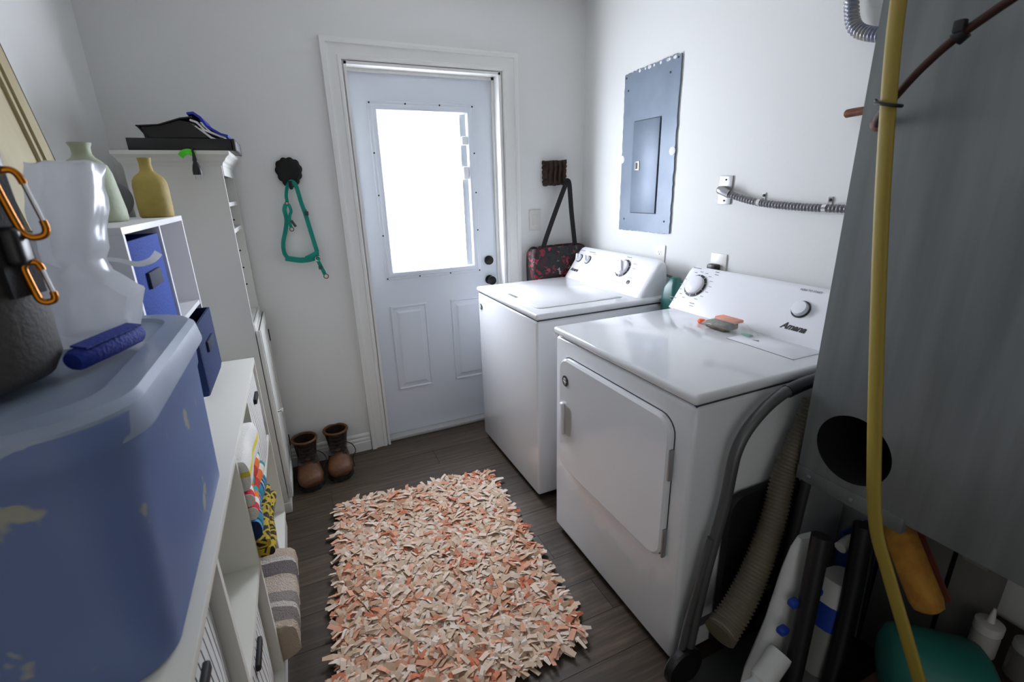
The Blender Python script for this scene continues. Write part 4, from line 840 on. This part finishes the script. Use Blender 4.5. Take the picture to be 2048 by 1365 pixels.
tag(obj('ribbed_hose', ribs([(-.42, -1.864, .86), (-.435, -1.864, .80), (-.475, -1.864, .69), (-.495, -1.866, .635), (-.54, -1.888, .53), (-.60, -1.908, .42), (-.665, -1.92, .32), (-.725, -1.928, .265), (-.76, -1.935, .25)], (.024, .042), .002, .011, 16), mat('brown_grey_hose', '645c4c', .4, col2='565042', nscale=6), angle=80), 'brown ribbed vacuum hose leaning across the hand truck', 'hose')
VC = thing('carpet_cleaner', 'white upright carpet cleaner with black tubes under the duct box', 'vacuum cleaner', (-.5, -1.99, 0))
WPL = mat('cleaner_white', 'c9c9c6', .4); CB = mat('cleaner_blue', '1a3a98', .4); CGY = mat('cleaner_grey', '6a6c6c', .4)
ax0, ax1 = V(-.64, -2.02, .05), V(-.545, -2.005, .60); axd = (ax1-ax0).normalized(); sd = V(axd.z, 0, -axd.x).normalized(); fd = axd.cross(sd).normalized()
if fd.y > 0: fd = -fd
def cc(s, a, f): return ax0+axd*s+sd*a+fd*f
def csec(s, w0, w1, d0, d1, n=20):
    out = []
    for k in range(n):
        a = 2*math.pi*k/n; c_, s_ = math.cos(a), math.sin(a); out.append(cc(s, (w0+w1)/2+(w1-w0)/2*math.copysign(abs(c_)**.6, c_), (d0+d1)/2+(d1-d0)/2*math.copysign(abs(s_)**.6, s_)))
    return out
bm = NB(); loft(bm, [csec(.0, -.1, .11, -.04, .03), csec(.1, -.1, .11, -.04, .03), csec(.25, -.06, .1, -.04, .015), csec(.4, -.045, .09, -.04, .01), csec(.47, -.035, .08, -.035, .0), csec(.5, -.02, .06, -.03, -.01)]); obj('body_shell', bm, WPL, VC)
bm = NB(); loft(bm, [csec(-.02, .14, .26, -.05, .05), csec(.1, .14, .27, -.05, .05), csec(.2, .14, .275, -.05, .05)]); obj('water_tank', bm, mat('tank_smoke', '8c8c88', .3), VC)
bm = NB(); loft(bm, [csec(.2, .138, .277, -.052, .052), csec(.275, .138, .279, -.052, .052)]); obj('tank_band', bm, CB, VC)
bm = NB(); loft(bm, [csec(.275, .14, .276, -.05, .05), csec(.33, .145, .276, -.045, .045), csec(.345, .15, .26, -.04, .04)]); obj('tank_top', bm, WPL, VC)
bm = NB(); tube(bm, smooth_path([cc(.32, .265, 0), cc(.39, .27, 0), cc(.44, .25, 0), cc(.465, .2, 0), cc(.45, .15, 0)]), .016, 10); obj('tank_handle', bm, WPL, VC)
for (a0, a1) in ((-.045, -.04), (.15, .14)):
    bm = NB(); tube(bm, smooth_path([cc(.0, a0, .065), cc(.06, a0+.005, .07), cc(.3, a0+.01, .055), cc(.55, a1, .04)]), .023, 12); obj('black_tube', bm, BLACK, VC)
bm = NB(); tube(bm, smooth_path([cc(.22, .19, .075), cc(.4, .19, .06), cc(.5, .185, .05)]), .012, 10); obj('black_tube', bm, mat('gloss_black', '0c0c0e', .15), VC)
for (s, a) in ((.36, .03), (.27, -.075), (.35, -.06)):
    b = NB(); q = cc(s, a, .03); box(b, q.x-.012, q.x+.016, q.y-.012, q.y+.01, q.z-.008, q.z+.01, bev=.005); obj('blue_tab', b, CB, VC)
bm = NB(); loft(bm, [csec(.02, -.085, -.035, .02, .06), csec(.1, -.08, -.04, .02, .055), csec(.12, -.075, -.045, .02, .05)]); obj('lower_duct', bm, CGY, VC)
bm = NB(); tube(bm, smooth_path([cc(.2, -.06, .035), cc(.13, -.13, .04), cc(.12, -.17, .04)]), [.03]*8+[.022]*8+[.02], 12); obj('side_arm', bm, WPL, VC)
bm = NB(); lathe(bm, [(.006, -.008), (.022, -.006), (.025, .0), (.02, .008), (.006, .012)], cc(.11, -.185, .045), 18, 'x'); obj('wing_knob', bm, mat('knob_white', 'e2e2e2', .3), VC)
bm = NB(); box(bm, -.75, -.42, -2.075, -1.975, .006, .075, bev=.02, seg=3); obj('floor_head', bm, CGY, VC)
bm = NB(); lathe(bm, [(.01, -.02), (.045, -.02), (.05, -.012), (.05, .012), (.045, .02), (.01, .02)], (-.66, -2.095, .05), 20, 'y'); obj('wheel', bm, BLACK, VC)
# dark corner under the duct box
PLT = thing('low_bench', 'low dark wooden bench under the duct box holding bottles', 'bench', (-.2, -2.35, 0))
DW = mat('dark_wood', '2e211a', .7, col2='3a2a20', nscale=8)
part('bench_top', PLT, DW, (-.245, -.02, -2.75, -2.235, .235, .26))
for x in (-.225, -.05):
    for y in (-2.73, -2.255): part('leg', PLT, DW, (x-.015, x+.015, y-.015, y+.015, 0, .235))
bm = NB(); CA, CBb = V(-.33, -2.325, .272), V(-.44, -2.215, .272); CM = (CBb-CA).to_track_quat('Z', 'Y').to_matrix()
rg = [[CA+CM @ V(r*math.cos(2*math.pi*k/30), r*math.sin(2*math.pi*k/30), h) for k in range(30)] for h, r in ((-.004, .05), (0, .085), (.012, .1), (.03, .104), (.12, .105), (.175, .1), (.19, .08), (.195, .04))]
loft(bm, rg); tag(obj('teal_canister', bm, mat('teal_canister', '236a60', .4)), 'teal plastic canister lying on a carton under the duct box', 'canister')
bm = NB(); rg = []
SPd = V(-.02, -.11, -.15).normalized(); c0 = V(-.35, -2.085, .588)
u_ = SPd.orthogonal().normalized(); u_ = V(0, .8, -.6); u_ = (u_-SPd*u_.dot(SPd)).normalized(); v_ = SPd.cross(u_)
for (s, k) in ((0, .5), (.008, .85), (.03, 1), (.185, 1), (.207, .85), (.215, .5)): rg.append([c0+SPd*s+u_*(.034*k*math.copysign(abs(math.cos(2*math.pi*i/20))**.6, math.cos(2*math.pi*i/20)))+v_*(.03*k*math.copysign(abs(math.sin(2*math.pi*i/20))**.6, math.sin(2*math.pi*i/20))) for i in range(20)])
SPG = thing('sponge_pack', 'orange yellow sponge pack propped under the duct box', 'sponge', (-.35, -2.15, .326))
loft(bm, rg); obj('sponge', bm, mat('orange_sponge', 'c08a36', .9, col2='ac7428', nscale=30, bump=.3, bscale=80), SPG, angle=60)
bm = NB(); ps = [c0+SPd*.01+v_*.032, c0+SPd*.195+v_*.032]; ribbon(bm, ps, .075, .003, v_, 0); obj('wrapper', bm, mat('wrapper_red', '6a3a30', .4), SPG)
bm = NB(); loft(bm, [rring(-.1, -1.93, .07, .05, .012, 0), rring(-.1, -1.93, .075, .055, .012, .33), rring(-.1, -1.93, .07, .05, .012, .33), rring(-.1, -1.93, .065, .045, .01, .05)]); tag(obj('blue_bin', bm, mat('dull_blue_plastic', '2c4a98', .5)), 'dark blue plastic bin behind the yellow hose', 'bin')
WB = thing('squeeze_bottle', 'white squeeze bottle with pointed nozzle under the duct box', 'bottle', (-.205, -2.27, .2605)); WG = mat('bottle_white', 'b9b6b0', .5)
bm = NB(); lathe(bm, [(.025, 0), (.028, .006), (.028, .06), (.026, .075)], (-.205, -2.27, .2605), 20); obj('bottle_body', bm, WG, WB)
bm = NB(); lathe(bm, [(.029, .076), (.029, .1), (.022, .103), (.009, .104), (.003, .145)], (-.205, -2.27, .2605), 20); obj('nozzle_cap', bm, mat('cap_white', 'd6d3cd', .4), WB)
JR = thing('clear_jar', 'clear jar with pale lid at the right end under the duct box', 'jar', (-.205, -2.345, .2605))
bm = NB(); lathe(bm, [(.025, 0), (.03, .006), (.03, .075), (.025, .085)], (-.205, -2.345, .2605), 20); obj('jar_body', bm, mat('jar_glass', '6f6c68', .2, alpha=.7), JR)
bm = NB(); lathe(bm, [(.027, .085), (.029, .088), (.029, .105), (.02, .108)], (-.205, -2.345, .2605), 20); obj('jar_lid', bm, mat('lid_pale', 'a5a3a0', .4), JR)
LB = thing('label_carton', 'grey carton with a square label under the duct box', 'carton', (-.1, -2.1, 0))
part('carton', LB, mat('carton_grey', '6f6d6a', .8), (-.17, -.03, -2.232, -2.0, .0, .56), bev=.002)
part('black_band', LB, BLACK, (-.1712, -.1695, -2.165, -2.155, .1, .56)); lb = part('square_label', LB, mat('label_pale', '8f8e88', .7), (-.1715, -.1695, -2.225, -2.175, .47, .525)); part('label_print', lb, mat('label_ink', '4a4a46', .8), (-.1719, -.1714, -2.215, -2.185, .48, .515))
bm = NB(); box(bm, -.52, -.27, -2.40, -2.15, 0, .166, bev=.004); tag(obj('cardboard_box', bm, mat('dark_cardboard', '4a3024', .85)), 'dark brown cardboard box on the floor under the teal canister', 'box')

bm = NB(); loft(bm, [[V(p.x, y, p.y) for p in rring(-.50, .30, .15*k, .29*k, .05, 0, 5)] for y, k in ((-1.8165, 1), (-1.826, 1), (-1.834, .98), (-1.834, .92), (-1.828, .9))])
tag(obj('black_tray', bm, mat('tray_black', '141416', .6), org=(-.5, -1.825, .01)), 'black plastic tray standing between the dryer and the hand truck', 'tray')
